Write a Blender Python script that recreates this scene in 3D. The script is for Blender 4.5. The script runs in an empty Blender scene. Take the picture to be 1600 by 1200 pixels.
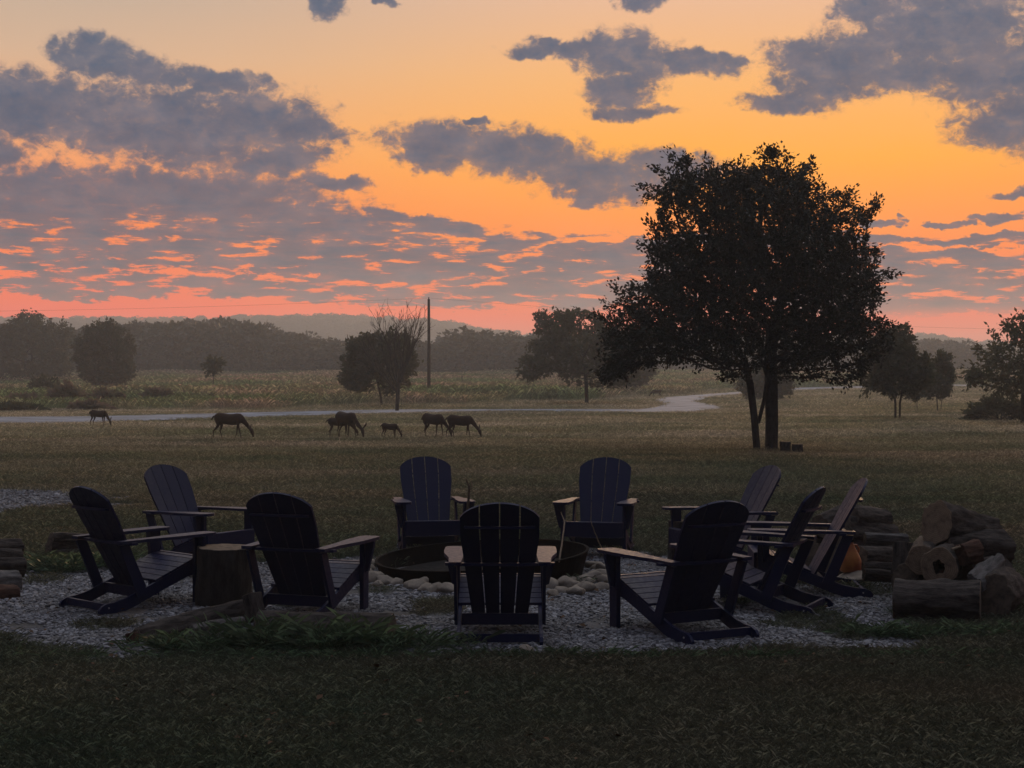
import bpy, bmesh, math, random
import numpy as np
from mathutils import Vector, Matrix, noise as mnoise

R = math.radians
random.seed(7)
rng = np.random.default_rng(7)
scene = bpy.context.scene
COL = scene.collection

# ------------------------------------------------------------------ camera
CAM_H, FPX, HORIZON = 1.85, 2400.0, 590.0        # metres, focal length and horizon row in photo pixels
cam_data = bpy.data.cameras.new('camera')
cam_data.sensor_width = 36.0
cam_data.lens = 36.0 * FPX / 1600.0
cam_data.clip_start = 0.1
cam_data.clip_end = 9000.0
cam = bpy.data.objects.new('camera', cam_data)
cam.location = (0, 0, CAM_H)
cam.rotation_euler = (R(90) - math.atan((600.0 - HORIZON) / FPX), 0, 0)
COL.objects.link(cam)
scene.camera = cam

# ------------------------------------------------------------------ render settings
scene.view_settings.view_transform = 'Standard'
scene.view_settings.look = 'None'
scene.view_settings.gamma = 1.0
scene.view_settings.use_curve_mapping = False
scene.view_settings.exposure = 0.3
scene.cycles.use_denoising = True
scene.cycles.max_bounces = 6
scene.cycles.transparent_max_bounces = 4
scene.cycles.volume_bounces = 1
scene.cycles.caustics_reflective = False
scene.cycles.caustics_refractive = False

def lin(c):
    return tuple((v / 255.0 / 12.92) if v / 255.0 <= 0.04045 else ((v / 255.0 + 0.055) / 1.055) ** 2.4 for v in c) + (1.0,)

# ------------------------------------------------------------------ node helper
class NB:
    def __init__(self, tree):
        self.t = tree
        tree.nodes.clear()
    def n(self, kind, **kw):
        nd = self.t.nodes.new(kind)
        for k, v in kw.items():
            setattr(nd, k, v)
        return nd
    def put(self, sock, v):
        if isinstance(v, bpy.types.NodeSocket):
            self.t.links.new(v, sock)
        elif v is not None:
            sock.default_value = v
    def m(self, op, a, b=None, c=None, clamp=False):
        nd = self.n('ShaderNodeMath', operation=op, use_clamp=clamp)
        for i, v in enumerate((a, b, c)):
            if v is not None:
                self.put(nd.inputs[i], v)
        return nd.outputs[0]
    def vm(self, op, a, b=None, out=0):
        nd = self.n('ShaderNodeVectorMath', operation=op)
        self.put(nd.inputs[0], a)
        if b is not None:
            self.put(nd.inputs[1], b)
        return nd.outputs[out]
    def comb(self, x, y, z):
        nd = self.n('ShaderNodeCombineXYZ')
        for i, v in enumerate((x, y, z)):
            self.put(nd.inputs[i], v)
        return nd.outputs[0]
    def sep(self, v):
        nd = self.n('ShaderNodeSeparateXYZ')
        self.put(nd.inputs[0], v)
        return nd.outputs
    def noise(self, vec, scale, detail=4, rough=0.5, lac=2.0, dist=0.0, color=False):
        nd = self.n('ShaderNodeTexNoise')
        self.put(nd.inputs['Vector'], vec)
        nd.inputs['Scale'].default_value = scale
        nd.inputs['Detail'].default_value = detail
        nd.inputs['Roughness'].default_value = rough
        nd.inputs['Lacunarity'].default_value = lac
        nd.inputs['Distortion'].default_value = dist
        return nd.outputs[1 if color else 0]
    def ramp(self, fac, stops, interp='LINEAR'):
        nd = self.n('ShaderNodeValToRGB')
        cr = nd.color_ramp
        cr.interpolation = interp
        while len(cr.elements) < len(stops):
            cr.elements.new(0.5)
        for e, (p, c) in zip(cr.elements, stops):
            e.position = p
            e.color = c if len(c) == 4 else tuple(c) + (1.0,)
        self.put(nd.inputs[0], fac)
        return nd.outputs[0]
    def mix(self, fac, a, b):
        nd = self.n('ShaderNodeMix', data_type='RGBA')
        self.put(nd.inputs[0], fac)
        self.put(nd.inputs[6], a)
        self.put(nd.inputs[7], b)
        return nd.outputs[2]
    def rng(self, v, a, b, c=0.0, d=1.0, smooth=False):
        nd = self.n('ShaderNodeMapRange', interpolation_type='SMOOTHSTEP' if smooth else 'LINEAR')
        for i, x in enumerate((v, a, b, c, d)):
            self.put(nd.inputs[i], x)
        return nd.outputs[0]

# ------------------------------------------------------------------ world: dawn sky with clouds, all by direction
GLOW_AZ = 9.5      # degrees to the right of the view axis
world = bpy.data.worlds.new('World')
scene.world = world
world.use_nodes = True
w = NB(world.node_tree)
geo = w.n('ShaderNodeTexCoord').outputs['Generated']
dx, dy, dz = w.sep(w.vm('NORMALIZE', geo))
az = w.m('MULTIPLY', w.m('ARCTAN2', dx, dy), 57.2958)
el = w.m('MULTIPLY', w.m('ARCSINE', dz), 57.2958)
elc = w.m('MAXIMUM', el, 0.0)
t = w.m('POWER', w.m('DIVIDE', elc, 90.0), 0.5)
def stops(lst):
    return [(math.sqrt(e / 90.0), lin(c)) for e, c in lst]
ramp_glow = w.ramp(t, stops([(0, (270, 104, 66)), (2.2, (268, 104, 56)), (3.3, (266, 122, 42)), (4.6, (270, 130, 14)), (8, (268, 174, 34)),
                             (11, (252, 182, 106)), (14, (232, 184, 150)), (22, (222, 204, 188)), (45, (228, 227, 234)), (90, (222, 228, 242))]))
ramp_side = w.ramp(t, stops([(0, (270, 88, 54)), (2.4, (270, 92, 50)), (4, (264, 114, 46)), (6, (262, 130, 30)), (9, (242, 170, 112)),
                             (11.5, (214, 176, 144)), (14, (184, 168, 152)), (24, (204, 196, 190)), (45, (222, 224, 234)), (90, (222, 228, 242))]))
ramp_back = w.ramp(t, stops([(0, (46, 45, 56)), (6, (52, 50, 62)), (15, (52, 57, 76)), (38, (72, 82, 108)), (60, (146, 158, 186)), (90, (222, 228, 242))]))
gdir = (math.sin(R(GLOW_AZ)), math.cos(R(GLOW_AZ)), 0.0)
horiz = w.vm('NORMALIZE', w.comb(dx, dy, 0.0001))
cosg = w.vm('DOT_PRODUCT', horiz, gdir, out=1)
ang = w.m('MULTIPLY', w.m('ARCCOSINE', w.m('MINIMUM', w.m('MAXIMUM', cosg, -0.9999), 0.9999)), 57.2958)
sky = w.mix(w.rng(ang, 3.0, 27.0, smooth=True), ramp_glow, ramp_side)
sky = w.mix(w.rng(ang, 26.0, 98.0, smooth=True), sky, ramp_back)
# faint unevenness of the open sky
un = w.noise(w.comb(w.m('MULTIPLY', az, 0.05), w.m('MULTIPLY', el, 0.16), 3.0), 1.6, 3)
sky = w.mix(w.rng(un, 0.35, 0.75, 0.0, 0.10), sky, (0.95, 0.50, 0.25, 1))

# cloud field
P0 = w.comb(az, el, 0.0)
wn = w.noise(P0, 0.75, 4, 0.6, color=True)
warp = w.vm('MULTIPLY', w.vm('SUBTRACT', wn, (0.5, 0.5, 0.5)), (2.3, 1.15, 0.0))
P = w.vm('ADD', P0, warp)
lowf = w.rng(el, 4.4, 7.6, 1.0, 0.0, smooth=True)
CL = [  # photo px centre, radii, tilt
 (20,165,190,58,0),(250,195,250,62,4),(410,190,120,48,8),(150,88,66,32,8),(225,112,50,24,0),(330,128,120,17,4),(465,200,80,22,6),(430,250,95,30,-8),
 (-10,240,52,22,0),(-200,220,150,60,0),(90,310,210,50,0),(290,300,240,38,2),(520,285,60,14,4),(440,350,250,42,5),(640,348,120,14,6),(600,372,160,20,4),(100,375,260,20,0),
 (700,410,330,40,2),(300,405,300,18,2),(900,420,200,46,2),(150,442,170,20,0),(400,450,150,17,3),(620,455,200,20,4),(830,455,190,26,4),(0,405,150,14,0),(-200,390,200,70,0),
 (700,225,110,30,5),(800,240,150,38,5),(680,252,60,20,0),(930,275,120,40,6),(1050,262,90,26,4),(920,308,48,16,0),(735,192,35,8,0),
 (975,88,80,40,6),(880,78,70,16,4),(970,140,62,36,0),(985,176,70,12,0),(1085,100,80,18,8),(820,84,40,12,0),(1130,98,40,16,0),
 (1470,40,150,62,0),(1330,88,130,42,-4),(1250,85,60,28,0),(1290,130,90,36,0),(1240,160,90,16,0),(1420,110,110,34,4),(1560,110,120,58,0),(1350,10,50,22,0),(1570,200,80,34,6),(1700,150,180,90,0),
 (508,2,30,22,20),(602,4,22,9,0),(1003,-4,44,20,0),(560,-60,70,30,0),
 (1500,440,260,30,2),(1400,470,200,20,0),(1580,415,160,20,0),(1400,340,18,5,0),(1380,346,30,6,0),(1480,350,30,5,0),(1560,338,45,7,-4),(1590,302,30,6,0),(1450,400,120,8,0),(1530,380,90,6,0),(1600,370,90,8,0),(1640,460,200,20,0),
 (1300,400,200,10,0),(1150,380,260,10,0),
]
rmin = None
for (cx, cy, rx, ry, tilt) in CL:
    mp = w.n('ShaderNodeMapping', vector_type='TEXTURE')
    a_ = math.atan((cx - 800) / FPX)
    e_ = math.atan((HORIZON - cy) / FPX * math.cos(a_))
    mp.inputs['Location'].default_value = (math.degrees(a_), math.degrees(e_), 0)
    mp.inputs['Rotation'].default_value = (0, 0, -R(tilt))
    mp.inputs['Scale'].default_value = (math.degrees(rx / FPX) * 1.08, math.degrees(ry / FPX) * 1.12, 1)
    w.put(mp.inputs['Vector'], P)
    d2 = w.vm('DOT_PRODUCT', mp.outputs[0], mp.outputs[0], out=1)
    rmin = d2 if rmin is None else w.m('MINIMUM', rmin, d2)
blob = w.m('SUBTRACT', 1.0, rmin)
# clouds elsewhere in the sky, of the same kind
pl = w.m('ADD', w.m('MAXIMUM', dz, 0.0), 0.10)
flat = w.comb(w.m('DIVIDE', dx, pl), w.m('DIVIDE', dy, pl), 0.0)
gen = w.rng(w.noise(flat, 1.1, 5, 0.6), 0.50, 0.66, -1.0, 1.0)
outm = w.m('MAXIMUM', w.rng(w.m('ABSOLUTE', az), 19.5, 25.0, smooth=True), w.rng(el, 14.6, 18.0, smooth=True))
blob = w.m('MAXIMUM', blob, w.rng(outm, 0.0, 1.0, -2.0, 0.0))
blob = w.m('ADD', w.m('MULTIPLY', blob, w.m('SUBTRACT', 1.0, outm)), w.m('MULTIPLY', gen, outm))
blob = w.m('MAXIMUM', blob, -1.4)
# detail: rounded puffs up high, thin streaks near the horizon
fine = w.noise(w.comb(az, w.m('MULTIPLY', el, 1.25), 5.0), 1.4, 12, 0.60, dist=0.55)
streak = w.noise(w.comb(w.m('MULTIPLY', az, 0.55), w.m('MULTIPLY', el, 3.1), 1.0), 1.25, 9, 0.62, dist=0.35)
det_hi = w.m('MULTIPLY', w.m('SUBTRACT', fine, 0.49), 3.5)
det_fine = w.m('MULTIPLY', w.m('SUBTRACT', w.noise(w.comb(az, w.m('MULTIPLY', el, 1.5), 8.0), 4.2, 8, 0.6, dist=0.8), 0.5), 1.5)
det_hi = w.m('ADD', det_hi, det_fine)
det_lo = w.m('MULTIPLY', w.m('SUBTRACT', streak, 0.49), 8.5)
det = w.m('ADD', w.m('MULTIPLY', det_hi, w.m('SUBTRACT', 1.0, w.m('MULTIPLY', lowf, 0.7))), w.m('MULTIPLY', det_lo, lowf))
base = w.m('MINIMUM', w.m('MULTIPLY', blob, 1.7), w.rng(lowf, 0.0, 1.0, 1.6, 0.85))
fld = w.m('ADD', base, det)
alpha = w.rng(fld, w.rng(lowf, 0.0, 1.0, -0.55, -0.15), w.rng(lowf, 0.0, 1.0, 1.15, 0.65), smooth=True)
alpha = w.m('MULTIPLY', alpha, w.rng(el, 1.9, 2.7, smooth=True))
ccol = w.ramp(t, stops([(0, (146, 104, 98)), (2.4, (96, 97, 102)), (4, (48, 82, 102)), (6, (48, 80, 106)), (9, (24, 74, 108)),
                        (14, (62, 88, 116)), (30, (146, 150, 166)), (90, (176, 184, 204))]))
thick = w.noise(w.comb(w.m('MULTIPLY', az, 0.5), w.m('MULTIPLY', el, 1.1), 9.0), 1.1, 5, 0.6)
ccol = w.mix(w.rng(thick, 0.42, 0.72, 0.0, 0.30), ccol, lin((142, 128, 134)))
depth = w.rng(fld, 0.3, 2.6, smooth=True)
ccol = w.mix(depth, w.mix(0.10, ccol, sky), ccol)
puff = w.noise(w.comb(az, w.m('MULTIPLY', el, 1.7), 12.0), 0.8, 7, 0.58, dist=0.3)
ccol = w.mix(w.rng(puff, 0.38, 0.60, 0.34, 0.0, smooth=True), ccol, w.vm('MULTIPLY', ccol, (0.70, 0.73, 0.80)))
ccol = w.mix(w.rng(puff, 0.52, 0.75, 0.0, 0.12, smooth=True), ccol, sky)
edge = w.rng(fld, 0.0, 0.7, 0.40, 0.0, smooth=True)
ccol = w.mix(edge, ccol, w.vm('MULTIPLY', sky, (1.0, 0.92, 0.92)))
ccol = w.mix(w.rng(ang, 30.0, 110.0, smooth=True), ccol, w.ramp(t, stops([(0, (48, 48, 60)), (30, (62, 68, 88)), (60, (112, 122, 146)), (90, (160, 168, 188))])))
final = w.mix(w.m('MULTIPLY', alpha, 0.97), sky, ccol)
# below the horizon: dull earth tone, never seen
final = w.mix(w.rng(el, -1.5, -0.2, 1.0, 0.0), final, (0.03, 0.027, 0.024, 1))
bg = w.n('ShaderNodeBackground')
w.put(bg.inputs[0], final)
bg.inputs[1].default_value = 0.87
wo = w.n('ShaderNodeOutputWorld')
w.put(wo.inputs[0], bg.outputs[0])
world.cycles.sampling_method = 'MANUAL'
world.cycles.sample_map_resolution = 512

# ------------------------------------------------------------------ sun: barely up behind the clouds
sun_d = bpy.data.lights.new('sun', 'SUN')
sun_d.energy = 1.6
sun_d.color = (1.0, 0.62, 0.34)
sun_d.angle = R(14)
sun = bpy.data.objects.new('sun', sun_d)
sdir = Vector((math.sin(R(GLOW_AZ)) * math.cos(R(5)), math.cos(R(GLOW_AZ)) * math.cos(R(5)), math.sin(R(5))))
sun.rotation_euler = sdir.to_track_quat('Z', 'Y').to_euler()
sun.location = (20, 60, 30)
COL.objects.link(sun)

# ------------------------------------------------------------------ terrain function and pixel projection
def smooth(x):
    x = np.clip(x, 0, 1)
    return x * x * (3 - 2 * x)
def g(x, y):
    return 2.7 * smooth((np.asarray(y, float) - 110.0) / 210.0) + 0.0 * np.asarray(x, float)
def at(px, py, zup=0.0):
    """where the sight line of a photo pixel meets the ground (or zup above it)"""
    lo, hi = 3.0, 2000.0
    f = lambda d: (CAM_H - (py - HORIZON) * d / FPX) - (float(g(0, d)) + zup)
    if py <= HORIZON:
        d = 3.0
        while f(d) > 0 and d < 2000: d += 2.0
        return Vector(((px - 800) * d / FPX, d, float(g(0, d)) + zup))
    for _ in range(50):
        mid = 0.5 * (lo + hi)
        if f(mid) > 0: lo = mid
        else: hi = mid
    d = 0.5 * (lo + hi)
    return Vector(((px - 800) * d / FPX, d, float(g(0, d)) + zup))
def xat(px, d):
    return (px - 800) * d / FPX
def zat(py, d):
    return CAM_H - (py - HORIZON) * d / FPX

# ------------------------------------------------------------------ object helpers
def link(name, mesh, mats, parent=None, loc=None):
    o = bpy.data.objects.new(name, mesh)
    COL.objects.link(o)
    if mesh is not None and len(mesh.materials) == 0:
        for m_ in (mats if isinstance(mats, (list, tuple)) else [mats]):
            mesh.materials.append(m_)
    if parent is not None: o.parent = parent
    if loc is not None: o.location = loc
    return o
def tag(o, label=None, cat=None, group=None, kind=None):
    if label: o['label'] = label
    if cat: o['category'] = cat
    if group: o['group'] = group
    if kind: o['kind'] = kind
    return o
def thing(name, label, cat, loc=(0, 0, 0), rz=0.0, group=None):
    o = bpy.data.objects.new(name, None)
    o.empty_display_size = 0.2
    COL.objects.link(o)
    o.location = loc
    o.rotation_euler = (0, 0, rz)
    return tag(o, label, cat, group)
def arr_mesh(name, verts, faces, smooth_shade=False):
    """verts (n,3), faces (m,k) with one k: fast"""
    me = bpy.data.meshes.new(name)
    verts = np.ascontiguousarray(verts, dtype=np.float32)
    faces = np.ascontiguousarray(faces, dtype=np.int32)
    k = faces.shape[1]
    me.vertices.add(len(verts)); me.vertices.foreach_set('co', verts.ravel())
    me.loops.add(faces.size); me.loops.foreach_set('vertex_index', faces.ravel())
    me.polygons.add(len(faces))
    me.polygons.foreach_set('loop_start', np.arange(0, faces.size, k, dtype=np.int32))
    me.polygons.foreach_set('loop_total', np.full(len(faces), k, dtype=np.int32))
    me.update(calc_edges=True)
    if smooth_shade:
        me.polygons.foreach_set('use_smooth', np.ones(len(faces), dtype=bool))
    me.validate()
    return me
def bm_mesh(name, bm, smooth_shade=False):
    bmesh.ops.recalc_face_normals(bm, faces=bm.faces)
    me = bpy.data.meshes.new(name)
    if smooth_shade:
        for f in bm.faces: f.smooth = True
    bm.to_mesh(me); bm.free()
    return me
def bevel(bm, w_, seg=1):
    bmesh.ops.bevel(bm, geom=[e for e in bm.edges if e.calc_face_angle(0) > 0.6], offset=w_, segments=seg, affect='EDGES', clamp_overlap=True)
def prism(bm, pts, a, b, axes):
    """closed prism of the 2D outline pts between a and b along the axis missing from axes"""
    i, j = axes
    k = 3 - i - j
    rings = []
    for q in (a, b):
        r = []
        for p in pts:
            v = [0, 0, 0]; v[i] = p[0]; v[j] = p[1]; v[k] = q
            r.append(bm.verts.new(v))
        rings.append(r)
    bm.faces.new(rings[0]); bm.faces.new(rings[1][::-1])
    n_ = len(pts)
    for q in range(n_):
        bm.faces.new((rings[0][q], rings[1][q], rings[1][(q + 1) % n_], rings[0][(q + 1) % n_]))
def box(bm, x0, x1, y0, y1, z0, z1):
    prism(bm, [(x0, y0), (x1, y0), (x1, y1), (x0, y1)], z0, z1, (0, 1))

# ------------------------------------------------------------------ materials
def mat(name, color, rough=0.7, spec=0.5, build=None):
    m_ = bpy.data.materials.new(name)
    m_.use_nodes = True
    nb = NB(m_.node_tree)
    out = nb.n('ShaderNodeOutputMaterial')
    bs = nb.n('ShaderNodeBsdfPrincipled')
    bs.inputs['Base Color'].default_value = tuple(color) + (1.0,)
    bs.inputs['Roughness'].default_value = rough
    bs.inputs['Specular IOR Level'].default_value = spec
    nb.t.links.new(bs.outputs[0], out.inputs[0])
    if build: build(nb, bs, out)
    return m_
def bump(nb, bs, h, strength=0.5, dist=0.02):
    b = nb.n('ShaderNodeBump')
    b.inputs['Strength'].default_value = strength
    b.inputs['Distance'].default_value = dist
    nb.put(b.inputs['Height'], h)
    nb.put(bs.inputs['Normal'], b.outputs[0])
def wpos(nb):
    return nb.n('ShaderNodeNewGeometry').outputs['Position']
def opos(nb):
    return nb.n('ShaderNodeTexCoord').outputs['Object']

def lawn_color(nb):
    """mown dry lawn: big patches of straw, rust and green, stretched bands; foreground dimness painted in"""
    p = wpos(nb)
    x, y, z = nb.sep(p)
    big = nb.noise(nb.comb(nb.m('MULTIPLY', x, 0.06), nb.m('MULTIPLY', y, 0.16), 0.0), 1.0, 4, 0.6)
    mid = nb.noise(nb.comb(nb.m('MULTIPLY', x, 0.35), nb.m('MULTIPLY', y, 0.6), 2.0), 1.0, 4, 0.62)
    fin = nb.noise(p, 9.0, 3, 0.6)
    dry = nb.mix(nb.rng(mid, 0.38, 0.62), (0.205, 0.225, 0.110, 1), (0.325, 0.270, 0.155, 1))
    dry = nb.mix(nb.rng(big, 0.42, 0.62), dry, (0.480, 0.415, 0.295, 1))
    green = nb.noise(nb.comb(nb.m('MULTIPLY', x, 0.10), nb.m('MULTIPLY', y, 0.22), 7.0), 1.0, 3, 0.5)
    dry = nb.mix(nb.rng(green, 0.50, 0.66, 0.0, 0.75), dry, (0.100, 0.135, 0.060, 1))
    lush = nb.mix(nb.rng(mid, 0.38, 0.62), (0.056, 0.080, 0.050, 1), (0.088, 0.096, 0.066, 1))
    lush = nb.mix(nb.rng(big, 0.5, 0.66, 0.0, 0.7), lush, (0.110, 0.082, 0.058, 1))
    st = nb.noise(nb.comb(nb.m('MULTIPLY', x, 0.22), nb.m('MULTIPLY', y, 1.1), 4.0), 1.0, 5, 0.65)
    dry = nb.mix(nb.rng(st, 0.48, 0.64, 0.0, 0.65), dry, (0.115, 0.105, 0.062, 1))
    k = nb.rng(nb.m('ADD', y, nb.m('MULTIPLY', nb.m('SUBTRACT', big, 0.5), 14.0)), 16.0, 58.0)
    c = nb.mix(k, lush, dry)  # foreground dimness painted into the albedo, besides the near grass being greener
    c = nb.mix(nb.rng(fin, 0.35, 0.65, 0.0, 0.5), c, (0.030, 0.031, 0.018, 1))
    return c
def _ground(nb, bs, out):
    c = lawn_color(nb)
    p = wpos(nb)
    x, y, z = nb.sep(p)
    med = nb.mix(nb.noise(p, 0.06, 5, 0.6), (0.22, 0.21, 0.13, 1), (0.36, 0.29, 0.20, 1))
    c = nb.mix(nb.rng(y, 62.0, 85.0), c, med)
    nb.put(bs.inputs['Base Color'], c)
    bump(nb, bs, nb.noise(p, 14.0, 5, 0.7), 0.6, 0.05)
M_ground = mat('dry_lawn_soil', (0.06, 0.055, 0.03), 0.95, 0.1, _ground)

def _grass(kind):
    def f(nb, bs, out):
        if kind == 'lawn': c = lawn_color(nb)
        elif kind == 'long': c = nb.mix(nb.noise(wpos(nb), 2.0, 3), (0.036, 0.070, 0.034, 1), (0.066, 0.085, 0.050, 1))
        else:
            p = wpos(nb)
            n1 = nb.noise(p, 0.045, 5, 0.65)
            c = nb.mix(nb.rng(n1, 0.42, 0.62), (0.13, 0.17, 0.075, 1), (0.29, 0.205, 0.145, 1))
            n2 = nb.noise(p, 0.13, 4, 0.6)
            c = nb.mix(nb.rng(n2, 0.55, 0.7, 0, 0.8), c, (0.08, 0.10, 0.05, 1))
        oi = nb.m('FRACT', nb.m('ADD', nb.n('ShaderNodeObjectInfo').outputs['Random'], nb.n('ShaderNodeNewGeometry').outputs['Random Per Island']))
        c = nb.mix(nb.rng(oi, 0.55, 1.0, 0.0, 1.0), nb.vm('MULTIPLY', c, (0.85, 0.85, 0.85)), nb.vm('MULTIPLY', c, (3.0, 2.95, 3.1)))
        nb.put(bs.inputs['Base Color'], c)
        tr = nb.n('ShaderNodeBsdfTranslucent')
        nb.put(tr.inputs[0], c)
        mx = nb.n('ShaderNodeMixShader')
        mx.inputs[0].default_value = 0.5
        nb.t.links.new(bs.outputs[0], mx.inputs[1]); nb.t.links.new(tr.outputs[0], mx.inputs[2])
        nb.t.links.new(mx.outputs[0], out.inputs[0])
    return f
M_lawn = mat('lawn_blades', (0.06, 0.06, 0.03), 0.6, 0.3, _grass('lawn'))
M_long = mat('long_grass_blades', (0.05, 0.07, 0.03), 0.5, 0.35, _grass('long'))
M_meadow = mat('meadow_stalks', (0.1, 0.09, 0.05), 0.8, 0.2, _grass('meadow'))

def leaf_mat(name, c0, c1, tr_=0.25):
    def f(nb, bs, out):
        c = nb.mix(nb.rng(nb.noise(wpos(nb), 0.9, 4, 0.7), 0.35, 0.65), tuple(c0) + (1,), tuple(c1) + (1,))
        nb.put(bs.inputs['Base Color'], c)
        t_ = nb.n('ShaderNodeBsdfTranslucent'); nb.put(t_.inputs[0], c)
        mx = nb.n('ShaderNodeMixShader'); mx.inputs[0].default_value = tr_
        nb.t.links.new(bs.outputs[0], mx.inputs[1]); nb.t.links.new(t_.outputs[0], mx.inputs[2])
        nb.t.links.new(mx.outputs[0], out.inputs[0])
    return mat(name, c0, 0.55, 0.25, f)
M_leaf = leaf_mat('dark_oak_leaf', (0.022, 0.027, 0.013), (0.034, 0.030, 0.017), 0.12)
M_leaf2 = leaf_mat('field_tree_leaf', (0.060, 0.075, 0.038), (0.09, 0.08, 0.048), 0.4)
M_wood_mass = leaf_mat('forest_leaf', (0.035, 0.05, 0.025), (0.055, 0.055, 0.03), 0.2)
M_brush = leaf_mat('brush_leaf', (0.13, 0.135, 0.075), (0.22, 0.15, 0.115), 0.4)

def _bark(sc, col_a, col_b, st=0.9):
    def f(nb, bs, out):
        p = opos(nb)
        x, y, z = nb.sep(p)
        n1 = nb.noise(nb.comb(nb.m('MULTIPLY', x, sc), nb.m('MULTIPLY', y, sc), nb.m('MULTIPLY', z, sc * 0.30)), 1.0, 7, 0.72)
        n2 = nb.noise(p, 3.0, 4, 0.6)
        c = nb.mix(nb.rng(n1, 0.38, 0.62), col_a + (1,), col_b + (1,))
        c = nb.mix(nb.rng(n2, 0.5, 0.75, 0, 0.6), c, tuple(v * 1.5 for v in col_b) + (1,))
        nb.put(bs.inputs['Base Color'], c)
        bump(nb, bs, n1, st, 0.03)
    return f
M_bark = mat('tree_bark', (0.04, 0.03, 0.025), 0.9, 0.2, _bark(14, (0.020, 0.017, 0.015), (0.050, 0.043, 0.038)))
M_logbark = mat('log_bark', (0.06, 0.045, 0.035), 0.9, 0.2, _bark(22, (0.013, 0.011, 0.010), (0.075, 0.062, 0.053)))
M_greylog = mat('weathered_log', (0.15, 0.14, 0.13), 0.85, 0.2, _bark(26, (0.06, 0.057, 0.054), (0.16, 0.15, 0.14)))
M_redwood = mat('rotten_red_wood', (0.12, 0.05, 0.03), 0.9, 0.15, _bark(20, (0.04, 0.022, 0.016), (0.10, 0.052, 0.036)))
def _cut(nb, bs, out):
    p = opos(nb)
    x, y, z = nb.sep(p)
    nz = nb.noise(p, 8.0, 3)
    r = nb.m('SQRT', nb.m('ADD', nb.m('MULTIPLY', x, x), nb.m('MULTIPLY', y, y)))
    rings = nb.m('SINE', nb.m('MULTIPLY', nb.m('ADD', r, nb.m('MULTIPLY', nz, 0.03)), 420.0))
    c = nb.mix(nb.rng(rings, -1, 1), (0.17, 0.122, 0.078, 1), (0.24, 0.175, 0.115, 1))
    c = nb.mix(nb.rng(nb.noise(p, 14.0, 5, 0.7), 0.45, 0.7), c, (0.09, 0.065, 0.045, 1))
    nb.put(bs.inputs['Base Color'], c)
    bump(nb, bs, nb.noise(p, 40.0, 4), 0.4, 0.01)
M_cut = mat('sawn_wood_end', (0.25, 0.18, 0.11), 0.85, 0.2, _cut)
M_hole = mat('dark_hollow', (0.012, 0.010, 0.009), 0.95, 0.1)  # near-black colour lining the hole in the log end
def _navy(nb, bs, out):
    p = opos(nb)
    n1 = nb.noise(p, 9.0, 5, 0.65)
    c = nb.mix(nb.rng(n1, 0.4, 0.75, 0, 0.45), (0.003, 0.007, 0.040, 1), (0.008, 0.012, 0.038, 1))
    nb.put(bs.inputs['Base Color'], c)
    nb.put(bs.inputs['Roughness'], nb.rng(nb.noise(p, 30.0, 4), 0.3, 0.7, 0.42, 0.62))
    x, y, z = nb.sep(p)
    bump(nb, bs, nb.noise(nb.comb(nb.m('MULTIPLY', x, 60), nb.m('MULTIPLY', y, 6), nb.m('MULTIPLY', z, 6)), 1.0, 3), 0.15, 0.003)
M_navy = mat('navy_poly_lumber', (0.012, 0.02, 0.06), 0.42, 0.22, _navy)
M_screw = mat('screw_head', (0.35, 0.35, 0.36), 0.35, 0.5)
def _stone(nb, bs, out):
    p = wpos(nb)
    c = nb.mix(nb.rng(nb.noise(p, 6.0, 5, 0.65), 0.35, 0.65), (0.13, 0.108, 0.082, 1), (0.28, 0.24, 0.19, 1))
    nb.put(bs.inputs['Base Color'], c)
    bump(nb, bs, nb.noise(p, 35.0, 5, 0.7), 0.6, 0.01)
M_stone = mat('limestone_rock', (0.32, 0.27, 0.21), 0.9, 0.2, _stone)
def _gravel(nb, bs, out):
    p = wpos(nb)
    oi = nb.n('ShaderNodeObjectInfo').outputs['Random']
    c = nb.ramp(oi, [(0.0, (0.10, 0.10, 0.104)), (0.5, (0.17, 0.171, 0.177)), (1.0, (0.32, 0.322, 0.33))])
    c = nb.mix(nb.rng(nb.noise(p, 1.6, 4, 0.6), 0.45, 0.7, 0, 0.6), c, (0.17, 0.16, 0.14, 1))
    nb.put(bs.inputs['Base Color'], c)
M_gravel = mat('white_crushed_gravel', (0.38, 0.38, 0.37), 0.9, 0.2, _gravel)
def _gbed(nb, bs, out):
    p = wpos(nb)
    v = nb.n('ShaderNodeTexVoronoi'); v.inputs['Scale'].default_value = 34.0
    nb.put(v.inputs['Vector'], p)
    c = nb.mix(nb.rng(nb.noise(p, 3.0, 5, 0.65), 0.4, 0.65), (0.12, 0.12, 0.122, 1), (0.075, 0.07, 0.06, 1))
    nb.put(bs.inputs['Base Color'], c)
    bump(nb, bs, v.outputs['Distance'], 0.8, 0.02)
M_gbed = mat('gravel_bed', (0.2, 0.2, 0.19), 0.95, 0.1, _gbed)
def _road(nb, bs, out):
    p = wpos(nb)
    c = nb.mix(nb.rng(nb.noise(p, 0.55, 6, 0.65), 0.38, 0.62), (0.29, 0.325, 0.375, 1), (0.17, 0.18, 0.185, 1))
    nb.put(bs.inputs['Base Color'], c)
    bump(nb, bs, nb.noise(p, 18.0, 4, 0.7), 0.7, 0.03)
M_road = mat('pale_gravel_road', (0.3, 0.3, 0.3), 0.9, 0.2, _road)
def _steel(nb, bs, out):
    p = opos(nb)
    c = nb.mix(nb.rng(nb.noise(p, 5.0, 6, 0.7), 0.4, 0.65), (0.005, 0.0045, 0.004, 1), (0.013, 0.009, 0.007, 1))
    nb.put(bs.inputs['Base Color'], c)
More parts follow.
